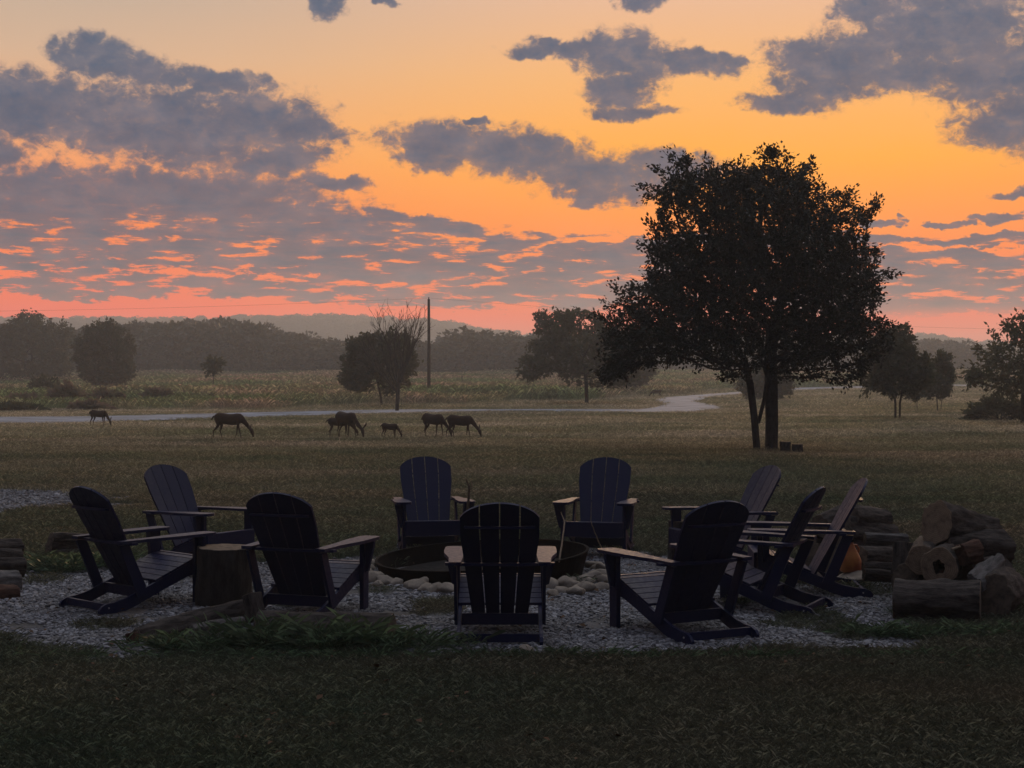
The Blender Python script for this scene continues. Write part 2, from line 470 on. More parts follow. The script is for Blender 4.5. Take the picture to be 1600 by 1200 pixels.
M_steel = mat('sooty_rusted_steel', (0.03, 0.022, 0.018), 0.95, 0.08, _steel)
M_ash = mat('ash_bed', (0.015, 0.014, 0.013), 0.95, 0.1, lambda nb, bs, out: bump(nb, bs, nb.noise(opos(nb), 12.0, 5), 0.8, 0.04))
M_deer = mat('deer_coat', (0.09, 0.05, 0.03), 0.85, 0.15, lambda nb, bs, out: nb.put(bs.inputs['Base Color'],
        nb.mix(nb.noise(opos(nb), 5.0, 4), (0.034, 0.020, 0.015, 1), (0.062, 0.040, 0.030, 1))))
M_pole = mat('weathered_pole_wood', (0.05, 0.04, 0.032), 0.9, 0.15, _bark(9, (0.03, 0.024, 0.02), (0.075, 0.06, 0.05)))
M_wire = mat('dull_wire', (0.03, 0.03, 0.03), 0.6, 0.3)
M_jug = mat('orange_plastic', (0.62, 0.17, 0.02), 0.4, 0.4, lambda nb, bs, out: nb.put(bs.inputs['Base Color'],
        nb.mix(nb.rng(nb.noise(opos(nb), 9.0, 3), 0.4, 0.6), (0.40, 0.14, 0.03, 1), (0.26, 0.06, 0.015, 1))))
M_stick = mat('bare_stick', (0.16, 0.12, 0.08), 0.85, 0.2, _bark(40, (0.09, 0.07, 0.05), (0.2, 0.15, 0.10)))

# ------------------------------------------------------------------ ground, hills, road, gravel beds
def ground_mesh():
    ys = np.concatenate([np.linspace(-30, 60, 91), np.geomspace(61, 3600, 110)])
    xs = np.concatenate([-np.geomspace(2400, 30, 60), np.linspace(-29, 29, 59), np.geomspace(30, 2400, 60)])
    X, Y = np.meshgrid(xs, ys)
    Z = g(X, Y)
    far = smooth((Y - 140) / 150)
    und = np.sin(X * 0.021 + 1.3) * np.sin(Y * 0.017 + 0.4) * 0.35 + np.sin(X * 0.05) * 0.12
    Z = Z + far * und
    V = np.stack([X, Y, Z], -1).reshape(-1, 3)
    nx, ny = len(xs), len(ys)
    idx = np.arange(nx * ny).reshape(ny, nx)
    F = np.stack([idx[:-1, :-1], idx[:-1, 1:], idx[1:, 1:], idx[1:, :-1]], -1).reshape(-1, 4)
    return arr_mesh('ground', V, F, True)
tag(link('ground', ground_mesh(), M_ground), kind='structure')

def hill_h(x, y):
    """wooded ridge beyond the valley, about 1 km off"""
    c = np.interp(x / np.maximum(y, 1) * FPX + 800, [-700, -100, 80, 200, 330, 480, 570, 640, 700, 760, 850, 1000, 1200, 1380, 1440, 1500, 1560, 1700, 2300],
                  [500, 503, 500, 501, 500, 495, 497, 502, 509, 518, 528, 530, 528, 528, 526, 534, 540, 544, 540])
    top = (HORIZON - c) * 1000.0 / FPX + CAM_H - 5.0
    prof = smooth((y - 720) / 280.0) * (1 - 0.15 * smooth((y - 1020) / 300.0))
    return 2.2 + (top - 2.0) * prof
def hills_mesh():
    ys = np.linspace(700, 1400, 40); xs = np.linspace(-950, 950, 190)
    X, Y = np.meshgrid(xs, ys)
    Z = hill_h(X, Y) + np.sin(X * 0.03 + Y * 0.02) * 0.8
    V = np.stack([X, Y, Z], -1).reshape(-1, 3)
    idx = np.arange(len(xs) * len(ys)).reshape(len(ys), len(xs))
    F = np.stack([idx[:-1, :-1], idx[:-1, 1:], idx[1:, 1:], idx[1:, :-1]], -1).reshape(-1, 4)
    return arr_mesh('hills', V, F, True)
tag(link('hills', hills_mesh(), M_wood_mass), kind='structure')

def subdivide(pts, n_):
    out = []
    for a, b in zip(pts[:-1], pts[1:]):
        for k in range(n_):
            out.append(a.lerp(b, k / n_))
    out.append(pts[-1])
    return out
def strip(name, far_px, near_px, m_, lift=0.012):
    A = subdivide([at(*p) for p in far_px], 8)
    B = subdivide([at(*p) for p in near_px], 8)
    V, F = [], []
    for i, (a, b) in enumerate(zip(A, B)):
        for k in range(5):
            q = a.lerp(b, k / 4)
            ed = 0.25 * math.sin(i * 1.7 + k * 2) * (1 if k in (0, 4) else 0) * min(1, q.y / 80)
            V.append((q.x, q.y + ed, float(g(q.x, q.y)) + lift + 0.05 * min(1, q.y / 120)))
        if i:
            for k in range(4):
                j = (i - 1) * 5 + k
                F.append((j, j + 5, j + 6, j + 1))
    return tag(link(name, arr_mesh(name, np.array(V), np.array(F), True), m_), kind='structure')
road_far = [(-400, 654), (0, 652.6), (140, 651.8), (400, 645.5), (600, 641.2), (800, 640.5), (1000, 640.5), (1028, 637), (1036, 631), (1022, 626), (1040, 621.5), (1100, 617), (1180, 611), (1260, 606), (1400, 603), (1700, 600)]
road_near = [(-400, 665), (0, 662.8), (140, 661.2), (400, 653.2), (600, 646.8), (800, 643.4), (1010, 645.2), (1085, 644.4), (1130, 639.5), (1118, 634.5), (1088, 629), (1106, 621.5), (1180, 615), (1260, 609.5), (1400, 605.6), (1700, 602)]
strip('road', road_far, road_near, M_road)

def vnoise2(x, y, sc, seed=0):
    """value noise, numpy"""
    x = np.asarray(x) / sc; y = np.asarray(y) / sc
    xi, yi = np.floor(x).astype(int), np.floor(y).astype(int)
    fx, fy = smooth(x - xi), smooth(y - yi)
    def h(a, b):
        n_ = (a * 374761393 + b * 668265263 + seed * 974711) & 0x7fffffff
        n_ = ((n_ ^ (n_ >> 13)) * 1274126177) & 0x7fffffff
        return ((n_ ^ (n_ >> 16)) & 0xffff) / 65535.0
    return (h(xi, yi) * (1 - fx) + h(xi + 1, yi) * fx) * (1 - fy) + (h(xi, yi + 1) * (1 - fx) + h(xi + 1, yi + 1) * fx) * fy
def in_poly(x, y, poly):
    x = np.asarray(x); y = np.asarray(y)
    c = np.zeros(x.shape, bool)
    n_ = len(poly)
    for i in range(n_):
        x1, y1 = poly[i]; x2, y2 = poly[(i + 1) % n_]
        if y1 == y2: continue
        t_ = ((y1 > y) != (y2 > y)) & (x < (x2 - x1) * (y - y1) / (y2 - y1) + x1)
        c ^= t_
    return c
pad_px = [(-260, 1018), (0, 1020), (200, 1032), (420, 1020), (620, 1024), (860, 1038), (1120, 1034), (1300, 1026), (1430, 1010), (1450, 960), (1415, 900), (1300, 884),
          (1120, 868), (1000, 872), (960, 860), (880, 850), (700, 850), (560, 872), (420, 880), (260, 868), (120, 892), (0, 902), (-300, 905)]
PAD = [(p.x, p.y) for p in (at(*q) for q in pad_px)]
strip_px = [(-300, 766), (0, 768), (100, 771), (180, 782), (225, 792), (190, 801), (90, 797), (0, 803), (-300, 808)]
DRIVE = [(p.x, p.y) for p in (at(*q) for q in strip_px)]
ROADPOLY = [(p.x, p.y) for p in (at(*q) for q in road_far)] + [(p.x, p.y) for p in (at(*q) for q in road_near[::-1])]
def flat_sheet(name, poly, z, m_, amp=0.12):
    pts = subdivide([Vector((a, b, 0)) for a, b in poly + [poly[0]]], 10)[:-1]
    bm = bmesh.new()
    vs = [bm.verts.new((p.x + (float(vnoise2(p.x, p.y, 0.35, 3)) - 0.5) * amp * 2, p.y + (float(vnoise2(p.x, p.y, 0.35, 5)) - 0.5) * amp * 2, z)) for p in pts]
    f = bm.faces.new(vs)
    if f.normal.z < 0: f.normal_flip()
    bmesh.ops.triangulate(bm, faces=bm.faces[:])
    me = bpy.data.meshes.new(name); bm.to_mesh(me); bm.free()
    return tag(link(name, me, m_), kind='structure')
flat_sheet('gravel_pad', PAD, 0.006, M_gbed)
flat_sheet('driveway', DRIVE, 0.006, M_gbed, 0.3)

# ------------------------------------------------------------------ scatter: instances on a point cloud mesh (stuff)
def variants(name, meshes, m_):
    c = bpy.data.collections.new(name)
    for i, me in enumerate(meshes):
        if len(me.materials) == 0: me.materials.append(m_)
        c.objects.link(bpy.data.objects.new('%s_%d' % (name, i), me))
    return c
def scatter(name, label, cat, pts, rot, scl, coll, nvar, m_):
    me = bpy.data.meshes.new(name)
    n_ = len(pts)
    me.vertices.add(n_); me.vertices.foreach_set('co', np.ascontiguousarray(pts, np.float32).ravel())
    for an, ty, dat, key in (('rot', 'FLOAT_VECTOR', rot, 'vector'), ('scl', 'FLOAT_VECTOR', scl, 'vector'), ('idx', 'INT', rng.integers(0, nvar, n_), 'value')):
        a = me.attributes.new(an, ty, 'POINT')
        a.data.foreach_set(key, np.ascontiguousarray(dat, np.int32 if ty == 'INT' else np.float32).ravel())
    me.materials.append(m_)
    o = link(name, me, m_)
    ng = bpy.data.node_groups.new(name + '_nodes', 'GeometryNodeTree')
    ng.interface.new_socket('Geometry', in_out='INPUT', socket_type='NodeSocketGeometry')
    ng.interface.new_socket('Geometry', in_out='OUTPUT', socket_type='NodeSocketGeometry')
    N = ng.nodes; L = ng.links
    gi = N.new('NodeGroupInput'); go = N.new('NodeGroupOutput')
    mp = N.new('GeometryNodeMeshToPoints')
    L.new(gi.outputs[0], mp.inputs[0])
    iop = N.new('GeometryNodeInstanceOnPoints')
    L.new(mp.outputs[0], iop.inputs['Points'])
    ci = N.new('GeometryNodeCollectionInfo')
    ci.inputs['Collection'].default_value = coll
    ci.inputs['Separate Children'].default_value = True
    ci.inputs['Reset Children'].default_value = True
    L.new(ci.outputs[0], iop.inputs['Instance'])
    iop.inputs['Pick Instance'].default_value = True
    def attr(nm, ty):
        a = N.new('GeometryNodeInputNamedAttribute'); a.data_type = ty
        a.inputs['Name'].default_value = nm
        return a.outputs['Attribute']
    L.new(attr('idx', 'INT'), iop.inputs['Instance Index'])
    L.new(attr('rot', 'FLOAT_VECTOR'), iop.inputs['Rotation'])
    L.new(attr('scl', 'FLOAT_VECTOR'), iop.inputs['Scale'])
    L.new(iop.outputs[0], go.inputs[0])
    md = o.modifiers.new('scatter', 'NODES'); md.node_group = ng
    return tag(o, label, cat, None, 'stuff')
def tuft(nblades, rad, h0, h1, wd, bend, seed, curl=0.0):
    r_ = random.Random(seed)
    V, F = [], []
    for b in range(nblades):
        a = r_.uniform(0, 6.283); rr = rad * math.sqrt(r_.random())
        bx, by = rr * math.cos(a), rr * math.sin(a)
        h = r_.uniform(h0, h1); d = r_.uniform(0, 6.283); bd = bend * r_.uniform(0.3, 1.3) * h
        ux, uy = math.cos(d), math.sin(d)
        px_, py_ = -uy * wd / 2, ux * wd / 2
        s = len(V)
        V += [(bx - px_, by - py_, -0.01), (bx + px_, by + py_, -0.01),
              (bx + ux * bd * 0.3 - px_ * 0.8, by + uy * bd * 0.3 - py_ * 0.8, h * 0.55), (bx + ux * bd * 0.3 + px_ * 0.8, by + uy * bd * 0.3 + py_ * 0.8, h * 0.55),
              (bx + ux * bd * 0.8 + px_ * curl * 3, by + uy * bd * 0.8 + py_ * curl * 3, h * (0.92 - curl * 0.1)), (bx + ux * bd * 1.15, by + uy * bd * 1.15, h * (1.0 - curl * 0.35))]
        F += [(s, s + 1, s + 3), (s, s + 3, s + 2), (s + 2, s + 3, s + 4), (s + 4, s + 3, s + 5)]
    return arr_mesh('tuft', np.array(V), np.array(F))
def field_points(y0, y1, dens, half=0.36, pad=1.6):
    area = half * (y1 * y1 - y0 * y0) + 2 * pad * (y1 - y0)
    n_ = int(area * dens)
    # y with density proportional to the width
    u = rng.random(n_ * 2)
    ys = y0 + (y1 - y0) * rng.random(n_ * 2)
    wdt = (half * ys + pad)
    keep = rng.random(n_ * 2) < wdt / wdt.max()
    ys = ys[keep][:n_]
    xs = (rng.random(len(ys)) * 2 - 1) * (half * ys + pad)
    return xs, ys
def pad_noise_in(xs, ys, poly, amp=0.3):
    jx = (vnoise2(xs, ys, 0.5, 3) - 0.5) * amp * 2 + (vnoise2(xs, ys, 0.13, 9) - 0.5) * amp * 0.8
    jy = (vnoise2(xs, ys, 0.5, 5) - 0.5) * amp * 2 + (vnoise2(xs, ys, 0.13, 19) - 0.5) * amp * 0.8
    return in_poly(xs + jx, ys + jy, poly)
def put_grass(name, label, y0, y1, dens, coll, nvar, s0, s1, m_, road=False, tall=None, zs=1.0):
    xs, ys = field_points(y0, y1, dens)
    out = ~(pad_noise_in(xs, ys, PAD) | pad_noise_in(xs, ys, DRIVE, 0.5))
    # odd weeds in the gravel
    weed = (vnoise2(xs, ys, 0.6, 21) > 0.80) & (rng.random(len(xs)) < 0.5)
    out |= weed & (ys < 20)
    if road: out &= ~in_poly(xs, ys, ROADPOLY)
    xs, ys = xs[out], ys[out]
    n_ = len(xs)
    s = rng.uniform(s0, s1, n_) * (0.7 + 0.6 * vnoise2(xs, ys, 1.3, 31))
    rot = np.zeros((n_, 3)); rot[:, 2] = rng.uniform(0, 6.283, n_); rot[:, :2] = rng.normal(0, 0.10, (n_, 2))
    pts = np.stack([xs, ys, g(xs, ys)], -1)
    return scatter(name, label, 'grass', pts, rot, np.stack([s, s, s * zs], -1), coll, nvar, m_)
LAWN = variants('lawn_tuft', [tuft(30, 0.075, 0.025, 0.075, 0.0028, 0.9, 10 + i, 0.15) for i in range(6)], M_lawn)
LAWNF = variants('lawn_tuft_coarse', [tuft(26, 0.17, 0.04, 0.10, 0.008, 0.8, 30 + i, 0.1) for i in range(5)], M_lawn)
LONG = variants('long_tuft', [tuft(34, 0.10, 0.10, 0.32, 0.0024, 1.15, 50 + i, 0.15) for i in range(6)], M_long)
MEAD = variants('meadow_clump', [tuft(34, 0.60, 0.35, 1.15, 0.018, 0.45, 70 + i, 0.1) for i in range(6)], M_meadow)
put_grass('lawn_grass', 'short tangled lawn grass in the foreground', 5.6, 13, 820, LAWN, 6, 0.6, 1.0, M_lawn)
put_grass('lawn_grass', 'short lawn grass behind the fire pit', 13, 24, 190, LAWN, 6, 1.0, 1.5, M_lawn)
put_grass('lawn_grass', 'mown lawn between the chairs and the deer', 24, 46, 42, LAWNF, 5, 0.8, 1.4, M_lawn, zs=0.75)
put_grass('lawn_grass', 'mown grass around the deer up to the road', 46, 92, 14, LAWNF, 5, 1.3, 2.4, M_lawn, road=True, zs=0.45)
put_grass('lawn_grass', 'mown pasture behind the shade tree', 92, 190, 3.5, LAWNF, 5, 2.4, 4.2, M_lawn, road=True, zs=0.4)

def put_long(name, label, cx, cy, rx, ry, n_, s0, s1):
    a = rng.uniform(0, 6.283, n_); r_ = np.sqrt(rng.random(n_)) * (0.8 + 0.3 * np.sin(a * 3))
    xs = cx + rx * r_ * np.cos(a); ys = cy + ry * r_ * np.sin(a)
    rot = np.zeros((n_, 3)); rot[:, 2] = rng.uniform(0, 6.283, n_); rot[:, :2] = rng.normal(0, 0.15, (n_, 2))
    s = rng.uniform(s0, s1, n_)
    return scatter(name, label, 'grass', np.stack([xs, ys, xs * 0], -1), rot, np.stack([s, s, s], -1), LONG, 6, M_long)
p = at(500, 1016)
put_long('long_grass', 'long lush grass grown up in front of the fallen log', p.x - 0.15, p.y - 0.05, 0.75, 0.18, 85, 0.2, 0.75)
p = at(640, 1018)
put_long('long_grass', 'sparse long grass at the right end of the fallen log', p.x, p.y, 0.5, 0.14, 40, 0.2, 0.5)
p = at(300, 1020)
put_long('long_grass', 'sparse long grass under the crooked limb', p.x, p.y, 0.5, 0.14, 45, 0.2, 0.5)
p = at(1480, 1000)
put_long('long_grass', 'taller grass at the foot of the big log pile', p.x, p.y, 0.75, 0.14, 130, 0.2, 0.42)
p = at(110, 890)
put_long('long_grass', 'green weeds between the left log stacks', p.x, p.y, 0.6, 0.40, 220, 0.25, 0.5)
p = at(960, 1005)
put_long('long_grass', 'ragged grass edge along the gravel', 0, 10.0, 4.4, 0.12, 380, 0.16, 0.3)

def meadow():
    xs, ys = field_points(88, 300, 2.3, 0.40)
    # the mown lawn reaches further back on the right
    edge = np.interp(xs / ys * FPX + 800, [-200, 300, 560, 900, 1010, 1250, 1500, 1700], [74, 82, 98, 118, 150, 180, 190, 170])
    ok = (ys > edge * (0.92 + 0.16 * vnoise2(xs, ys, 9, 2))) & ~in_poly(xs, ys, ROADPOLY)
    xs, ys = xs[ok], ys[ok]
    n_ = len(xs)
    s = rng.uniform(0.30, 0.95, n_) * (0.55 + 0.9 * vnoise2(xs, ys, 14, 4)) 
    rot = np.zeros((n_, 3)); rot[:, 2] = rng.uniform(0, 6.283, n_)
    return scatter('meadow_grass', 'tall unmown meadow grass beyond the gravel road', 'grass', np.stack([xs, ys, g(xs, ys) - 0.05], -1), rot, np.stack([s * 1.4, s * 1.4, s], -1), MEAD, 6, M_meadow)
meadow()

# gravel stones
def pebble(seed, flatn=0.6):
    r_ = random.Random(seed)
    bm = bmesh.new()
    bmesh.ops.create_icosphere(bm, subdivisions=1, radius=1.0)
    for v in bm.verts:
        v.co *= r_.uniform(0.72, 1.15)
        v.co.z *= flatn; v.co.x *= 1.2
    me = bpy.data.meshes.new('pebble'); bm.to_mesh(me); bm.free()
    return me
PEB = variants('pebble', [pebble(i) for i in range(7)], M_gravel)
def gravel(name, label, poly, y0, y1, dens, s0, s1, amp, thin):
    xs0 = min(p_[0] for p_ in poly); xs1 = max(p_[0] for p_ in poly)
    n_ = int((xs1 - xs0) * (y1 - y0) * dens)
    xs = rng.uniform(xs0, xs1, n_); ys = rng.uniform(y0, y1, n_)
    ok = pad_noise_in(xs, ys, poly, amp) & (np.abs(xs) < 0.36 * ys + 1.6)
    ok &= (vnoise2(xs, ys, 0.6, 44) * 0.6 + vnoise2(xs, ys, 0.2, 45) * 0.4 + rng.random(n_) * 0.25) > thin
    ok &= np.hypot(xs + 0.28, ys - 14.42) > 1.0
    xs, ys = xs[ok], ys[ok]
    n_ = len(xs)
    s = rng.uniform(s0, s1, n_) * (1 + 0.9 * (rng.random(n_) > 0.93))
    rot = rng.uniform(0, 6.283, (n_, 3)) * np.array([0.06, 0.06, 1])
    return scatter(name, label, 'gravel', np.stack([xs, ys, 0.006 + s * 0.35], -1), rot, np.stack([s, s, s], -1), PEB, 7, M_gravel)
gravel('gravel', 'white crushed gravel spread around the fire pit', PAD, 9.3, 17.0, 2300, 0.005, 0.016, 0.3, 0.44)
gravel('gravel', 'pale gravel of the driveway at far left', DRIVE, 19, 27, 420, 0.010, 0.026, 0.5, 0.42)

# ------------------------------------------------------------------ trees
def grow(attr, starts, step, infl, kill, iters=140, jitter=0.12, seed=0):
    """space colonisation: attr (n,3); starts = list of polylines (trunk paths). -> nodes, parent"""
    r_ = np.random.default_rng(seed)
    nodes, par = [], []
    for path in starts:
        base_i = path.get('from', -1)
        prev = -1 if base_i < 0 else base_i
        pts = path['pts']
        last = None
        for a, b in zip(pts[:-1], pts[1:]):
            a = np.array(a, float); b = np.array(b, float)
            k = max(1, int(np.linalg.norm(b - a) / step))
            for i in range(k):
                nodes.append(a + (b - a) * i / k); par.append(prev); prev = len(nodes) - 1
        nodes.append(np.array(pts[-1], float)); par.append(prev)
    nodes = list(nodes)
    A = attr.copy()
    N0 = np.array(nodes)
    d = np.full(len(A), 1e9); ni = np.zeros(len(A), int)
    def upd(newi):
        nonlocal d, ni
        P_ = np.array([nodes[i] for i in newi])
        for s in range(0, len(P_), 64):
            q = P_[s:s + 64]
            dd = np.linalg.norm(A[:, None, :] - q[None], axis=2)
            m_ = dd.argmin(1); v = dd[np.arange(len(A)), m_]
            b = v < d
            d[b] = v[b]; ni[b] = np.array(newi)[s:s + 64][m_[b]]
    upd(list(range(len(nodes))))
    for it in range(iters):
        if len(A) == 0: break
        act = d < infl
        if not act.any(): break
        idx = ni[act]
        P_ = np.array(nodes)
        dirs = A[act] - P_[idx]
        dirs /= np.linalg.norm(dirs, axis=1)[:, None] + 1e-9
        u, inv = np.unique(idx, return_inverse=True)
        acc = np.zeros((len(u), 3)); np.add.at(acc, inv, dirs)
        acc /= np.linalg.norm(acc, axis=1)[:, None] + 1e-9
        acc += r_.normal(0, jitter, acc.shape)
        acc /= np.linalg.norm(acc, axis=1)[:, None] + 1e-9
        newi = []
        for j, ui in enumerate(u):
            nodes.append(P_[ui] + acc[j] * step); par.append(int(ui)); newi.append(len(nodes) - 1)
        upd(newi)
        keep = d > kill
        A = A[keep]; d = d[keep]; ni = ni[keep]
    return np.array(nodes), np.array(par)
def radii(nodes, par, tip, expo=2.2, rmax=None):
    n_ = len(nodes)
    acc = np.zeros(n_); kids = np.zeros(n_, int)
    for i in range(n_ - 1, -1, -1):
        if kids[i] == 0: acc[i] = tip ** expo
        if par[i] >= 0:
            acc[par[i]] += acc[i]; kids[par[i]] += 1
    return acc ** (1 / expo), kids
def limbs_mesh(name, nodes, par, rad, sides=6, flare=None):
    """tapered tubes along every parent-child edge"""
    m_ = par >= 0
    ch = np.where(m_)[0]; pa = par[ch]
    a = nodes[pa]; b = nodes[ch]
    ra = rad[pa].copy(); rb = rad[ch]
    ra = np.minimum(ra, rb * 1.25 + 0.002)
    d = b - a; L = np.linalg.norm(d, axis=1)[:, None] + 1e-9; d = d / L
    a = a - d * (ra[:, None] * 0.3)
    ref = np.where(np.abs(d[:, 2:3]) < 0.9, np.array([[0, 0, 1.0]]), np.array([[1.0, 0, 0]]))
    u = np.cross(d, ref); u /= np.linalg.norm(u, axis=1)[:, None]
    v = np.cross(d, u)
    V = []
    for k in range(sides):
        an = 2 * math.pi * k / sides
        o = u * math.cos(an) + v * math.sin(an)
        V.append(a + o * ra[:, None]); V.append(b + o * rb[:, None])
    V = np.stack(V, 1).reshape(-1, 3)          # per edge: 2*sides verts
    m0 = np.arange(len(ch))[:, None] * (2 * sides)
    F = []
    for k in range(sides):
        k2 = (k + 1) % sides
        F.append(np.concatenate([m0 + 2 * k, m0 + 2 * k + 1, m0 + 2 * k2 + 1, m0 + 2 * k2], 1))
    return arr_mesh(name, V, np.concatenate(F, 0), True)
def leaf_mesh(name, centres, dirs, ln, wd, seed=0, droop=0.0):
    """one folded leaf quad per centre"""
    r_ = np.random.default_rng(seed)
    n_ = len(centres)
    d = dirs + r_.normal(0, 0.55, (n_, 3)); d[:, 2] -= droop
    d /= np.linalg.norm(d, axis=1)[:, None] + 1e-9
    s = np.cross(d, r_.normal(0, 1, (n_, 3))); s /= np.linalg.norm(s, axis=1)[:, None] + 1e-9
    sc = r_.uniform(0.6, 1.25, (n_, 1))
    L = d * ln * sc; W = s * wd * sc * 0.5
    V = np.stack([centres, centres + L * 0.45 + W, centres + L, centres + L * 0.5 - W], 1).reshape(-1, 3)
    i = np.arange(n_)[:, None] * 4
    return arr_mesh(name, V, np.concatenate([i, i + 1, i + 2, i + 3], 1))
def crown_points(outline, d, cy_depth, n_, depth_scale=1.0, hole=0.5, hole_sc=1.1, seed=0, x_ref=800):
    """points filling a crown whose silhouette is the polygon outline (photo px) at distance d, rounded in depth"""
    r_ = np.random.default_rng(seed)
    ol = np.array(outline, float)
    x0, x1, y0, y1 = ol[:, 0].min(), ol[:, 0].max(), ol[:, 1].min(), ol[:, 1].max()
    got = []
    tot = 0
    while tot < n_:
        px_ = r_.uniform(x0, x1, n_ * 2); py_ = r_.uniform(y0, y1, n_ * 2)
        ok = in_poly(px_, py_, [tuple(q) for q in outline])
        px_, py_ = px_[ok], py_[ok]
        # distance to the outline = local half thickness
        dist = np.full(len(px_), 1e9)
        for i in range(len(ol)):
            a = ol[i]; b = ol[(i + 1) % len(ol)]
            ab = b - a; t_ = np.clip(((px_ - a[0]) * ab[0] + (py_ - a[1]) * ab[1]) / (ab @ ab + 1e-9), 0, 1)
            dist = np.minimum(dist, np.hypot(px_ - a[0] - t_ * ab[0], py_ - a[1] - t_ * ab[1]))
        W = 0.5 * (x1 - x0)
        half = np.sqrt(np.clip(1 - (1 - np.clip(dist / W, 0, 1)) ** 2, 0, 1)) * W * depth_scale
        dep = (r_.random(len(px_)) * 2 - 1)
        X = (px_ - x_ref) * d / FPX; Z = CAM_H - (py_ - HORIZON) * d / FPX; Y = d + cy_depth + dep * half * d / FPX
        Q = np.stack([X, Y, Z], -1)
        nz_ = np.array([mnoise.noise(Vector(q) * hole_sc) + 0.35 * mnoise.noise(Vector(q) * hole_sc * 2.7) for q in Q])
        ed_ = smooth(dist / (0.20 * W))
        dp_ = np.abs(dep)
        keep = nz_ > (-hole * ed_ + 0.04 * (1 - ed_))
        Q = Q[keep]
        k_ = r_.random(len(Q)) < 0.15      # a few twigs reach beyond the general outline
        Q[k_] += np.clip(r_.normal(0, 1, (int(k_.sum()), 3)), -1.6, 1.6) * 0.06 * W * d / FPX
        got.append(Q); tot += len(Q)
    return np.concatenate(got)[:n_]
def make_tree(label, outline, base_px, d, trunks, n_attr, step, leaf_n, leaf_l, leaf_w, seed, tip=0.006, spray=0.2, hole=0.35, hole_sc=0.9,
              kill=1.6, depth=1.0, m_leaf=None, droop=0.15, group=None, name='tree', maxleafrad=2.6, twig_sides=4, expo=2.2, sprigs=()):
    bx = xat(base_px[0], d); bz = float(g(bx, d))
    o = thing(name, label, 'tree', (bx, d, bz), group=group)
    A = crown_points(outline, d, 0.0, n_attr, depth, hole, hole_sc, seed)
    off = np.array([bx, d, bz])
    for k_, (xa, ya, xb, yb) in enumerate(sprigs):      # single leafy shoots that stand out of the crown
        dy_ = random.uniform(-0.8, 0.8)
        A = np.concatenate([A, np.array([[xat(xa + (xb - xa) * q, d), d + dy_, zat(ya + (yb - ya) * q, d)] for q in np.linspace(0, 1, 9)])])
    A = A - off
    st = []
    for tr in trunks:
        pts = [((q[0] - base_px[0]) * d / FPX, q[2] if len(q) > 2 else 0.0, zat(q[1], d) - bz if q[1] is not None else 0) for q in tr]
        st.append({'pts': pts})
    nodes, par = grow(A, st, step, step * 14, step * kill, seed=seed)
    rad, kids = radii(nodes, par, tip, expo)
    limb = link('trunk', limbs_mesh('trunk', nodes, par, rad, 7 if len(nodes) < 2500 else 6), M_bark, o)
    thin = (rad < tip * maxleafrad) & (par >= 0)
    # no leaves along the bare lower trunk
    low = min(A[:, 2].min(), 1e9)
    thin &= nodes[:, 2] > low - 0.2
    ids = np.where(thin)[0]
    if leaf_n > 0:
        r_ = np.random.default_rng(seed + 5)
        pick = r_.choice(ids, leaf_n)
        dirs = nodes[pick] - nodes[par[pick]]
        dirs /= np.linalg.norm(dirs, axis=1)[:, None] + 1e-9
        c = nodes[pick] + dirs * r_.uniform(-0.2, 1.0, (leaf_n, 1)) * spray + r_.normal(0, spray * 0.45, (leaf_n, 3))
        link('crown', leaf_mesh('crown', c, dirs, leaf_l, leaf_w, seed + 9, droop), m_leaf or M_leaf2, o)
    return o

MAIN = [(945, 596), (938, 560), (944, 520), (955, 485), (975, 452), (1006, 440), (1024, 412), (1010, 385), (1022, 360), (1016, 335), (1032, 312), (1030, 292), (1058, 276), (1082, 258),
        (1110, 262), (1145, 245), (1180, 252), (1215, 243), (1250, 250), (1280, 266), (1292, 300), (1322, 300), (1338, 330), (1356, 334), (1350, 368), (1376, 386), (1364, 420), (1374, 450),
        (1388, 480), (1382, 510), (1392, 540), (1362, 560), (1340, 585), (1332, 610), (1314, 606), (1306, 580), (1270, 572), (1225, 578), (1180, 572), (1135, 590), (1098, 588), (1060, 578), (1020, 572), (985, 580)]
make_tree('large dark shade tree with a broad dense crown and several trunks', MAIN, (1203, 703), 39.3,
          [[(1205, 708), (1206, 660), (1205, 600, 0.0), (1204, 545, 0.05), (1215, 500, 0.1)],
           [(1182, 708, -0.1), (1177, 650, -0.15), (1170, 600, -0.2), (1160, 560, -0.25)],
           [(1184, 660, -0.1), (1192, 625, -0.2), (1196, 590, -0.3), (1186, 560, -0.3)]],
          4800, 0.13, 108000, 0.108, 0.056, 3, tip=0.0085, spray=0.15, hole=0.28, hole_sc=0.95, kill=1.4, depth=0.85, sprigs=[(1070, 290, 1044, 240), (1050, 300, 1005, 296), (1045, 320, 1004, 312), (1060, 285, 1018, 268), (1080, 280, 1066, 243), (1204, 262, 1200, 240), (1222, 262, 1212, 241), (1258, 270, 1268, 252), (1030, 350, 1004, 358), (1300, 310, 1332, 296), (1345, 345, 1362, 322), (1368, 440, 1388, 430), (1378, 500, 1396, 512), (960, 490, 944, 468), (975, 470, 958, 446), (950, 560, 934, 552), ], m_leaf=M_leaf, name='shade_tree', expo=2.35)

def ell(cx, cy, rx, ry, n_=18, wob=0.1, seed=0):
    r_ = random.Random(seed)
    return [(cx + rx * math.cos(a) * (1 + r_.uniform(-wob, wob)), cy + ry * math.sin(a) * (1 + r_.uniform(-wob, wob))) for a in (2 * math.pi * i / n_ for i in range(n_))]
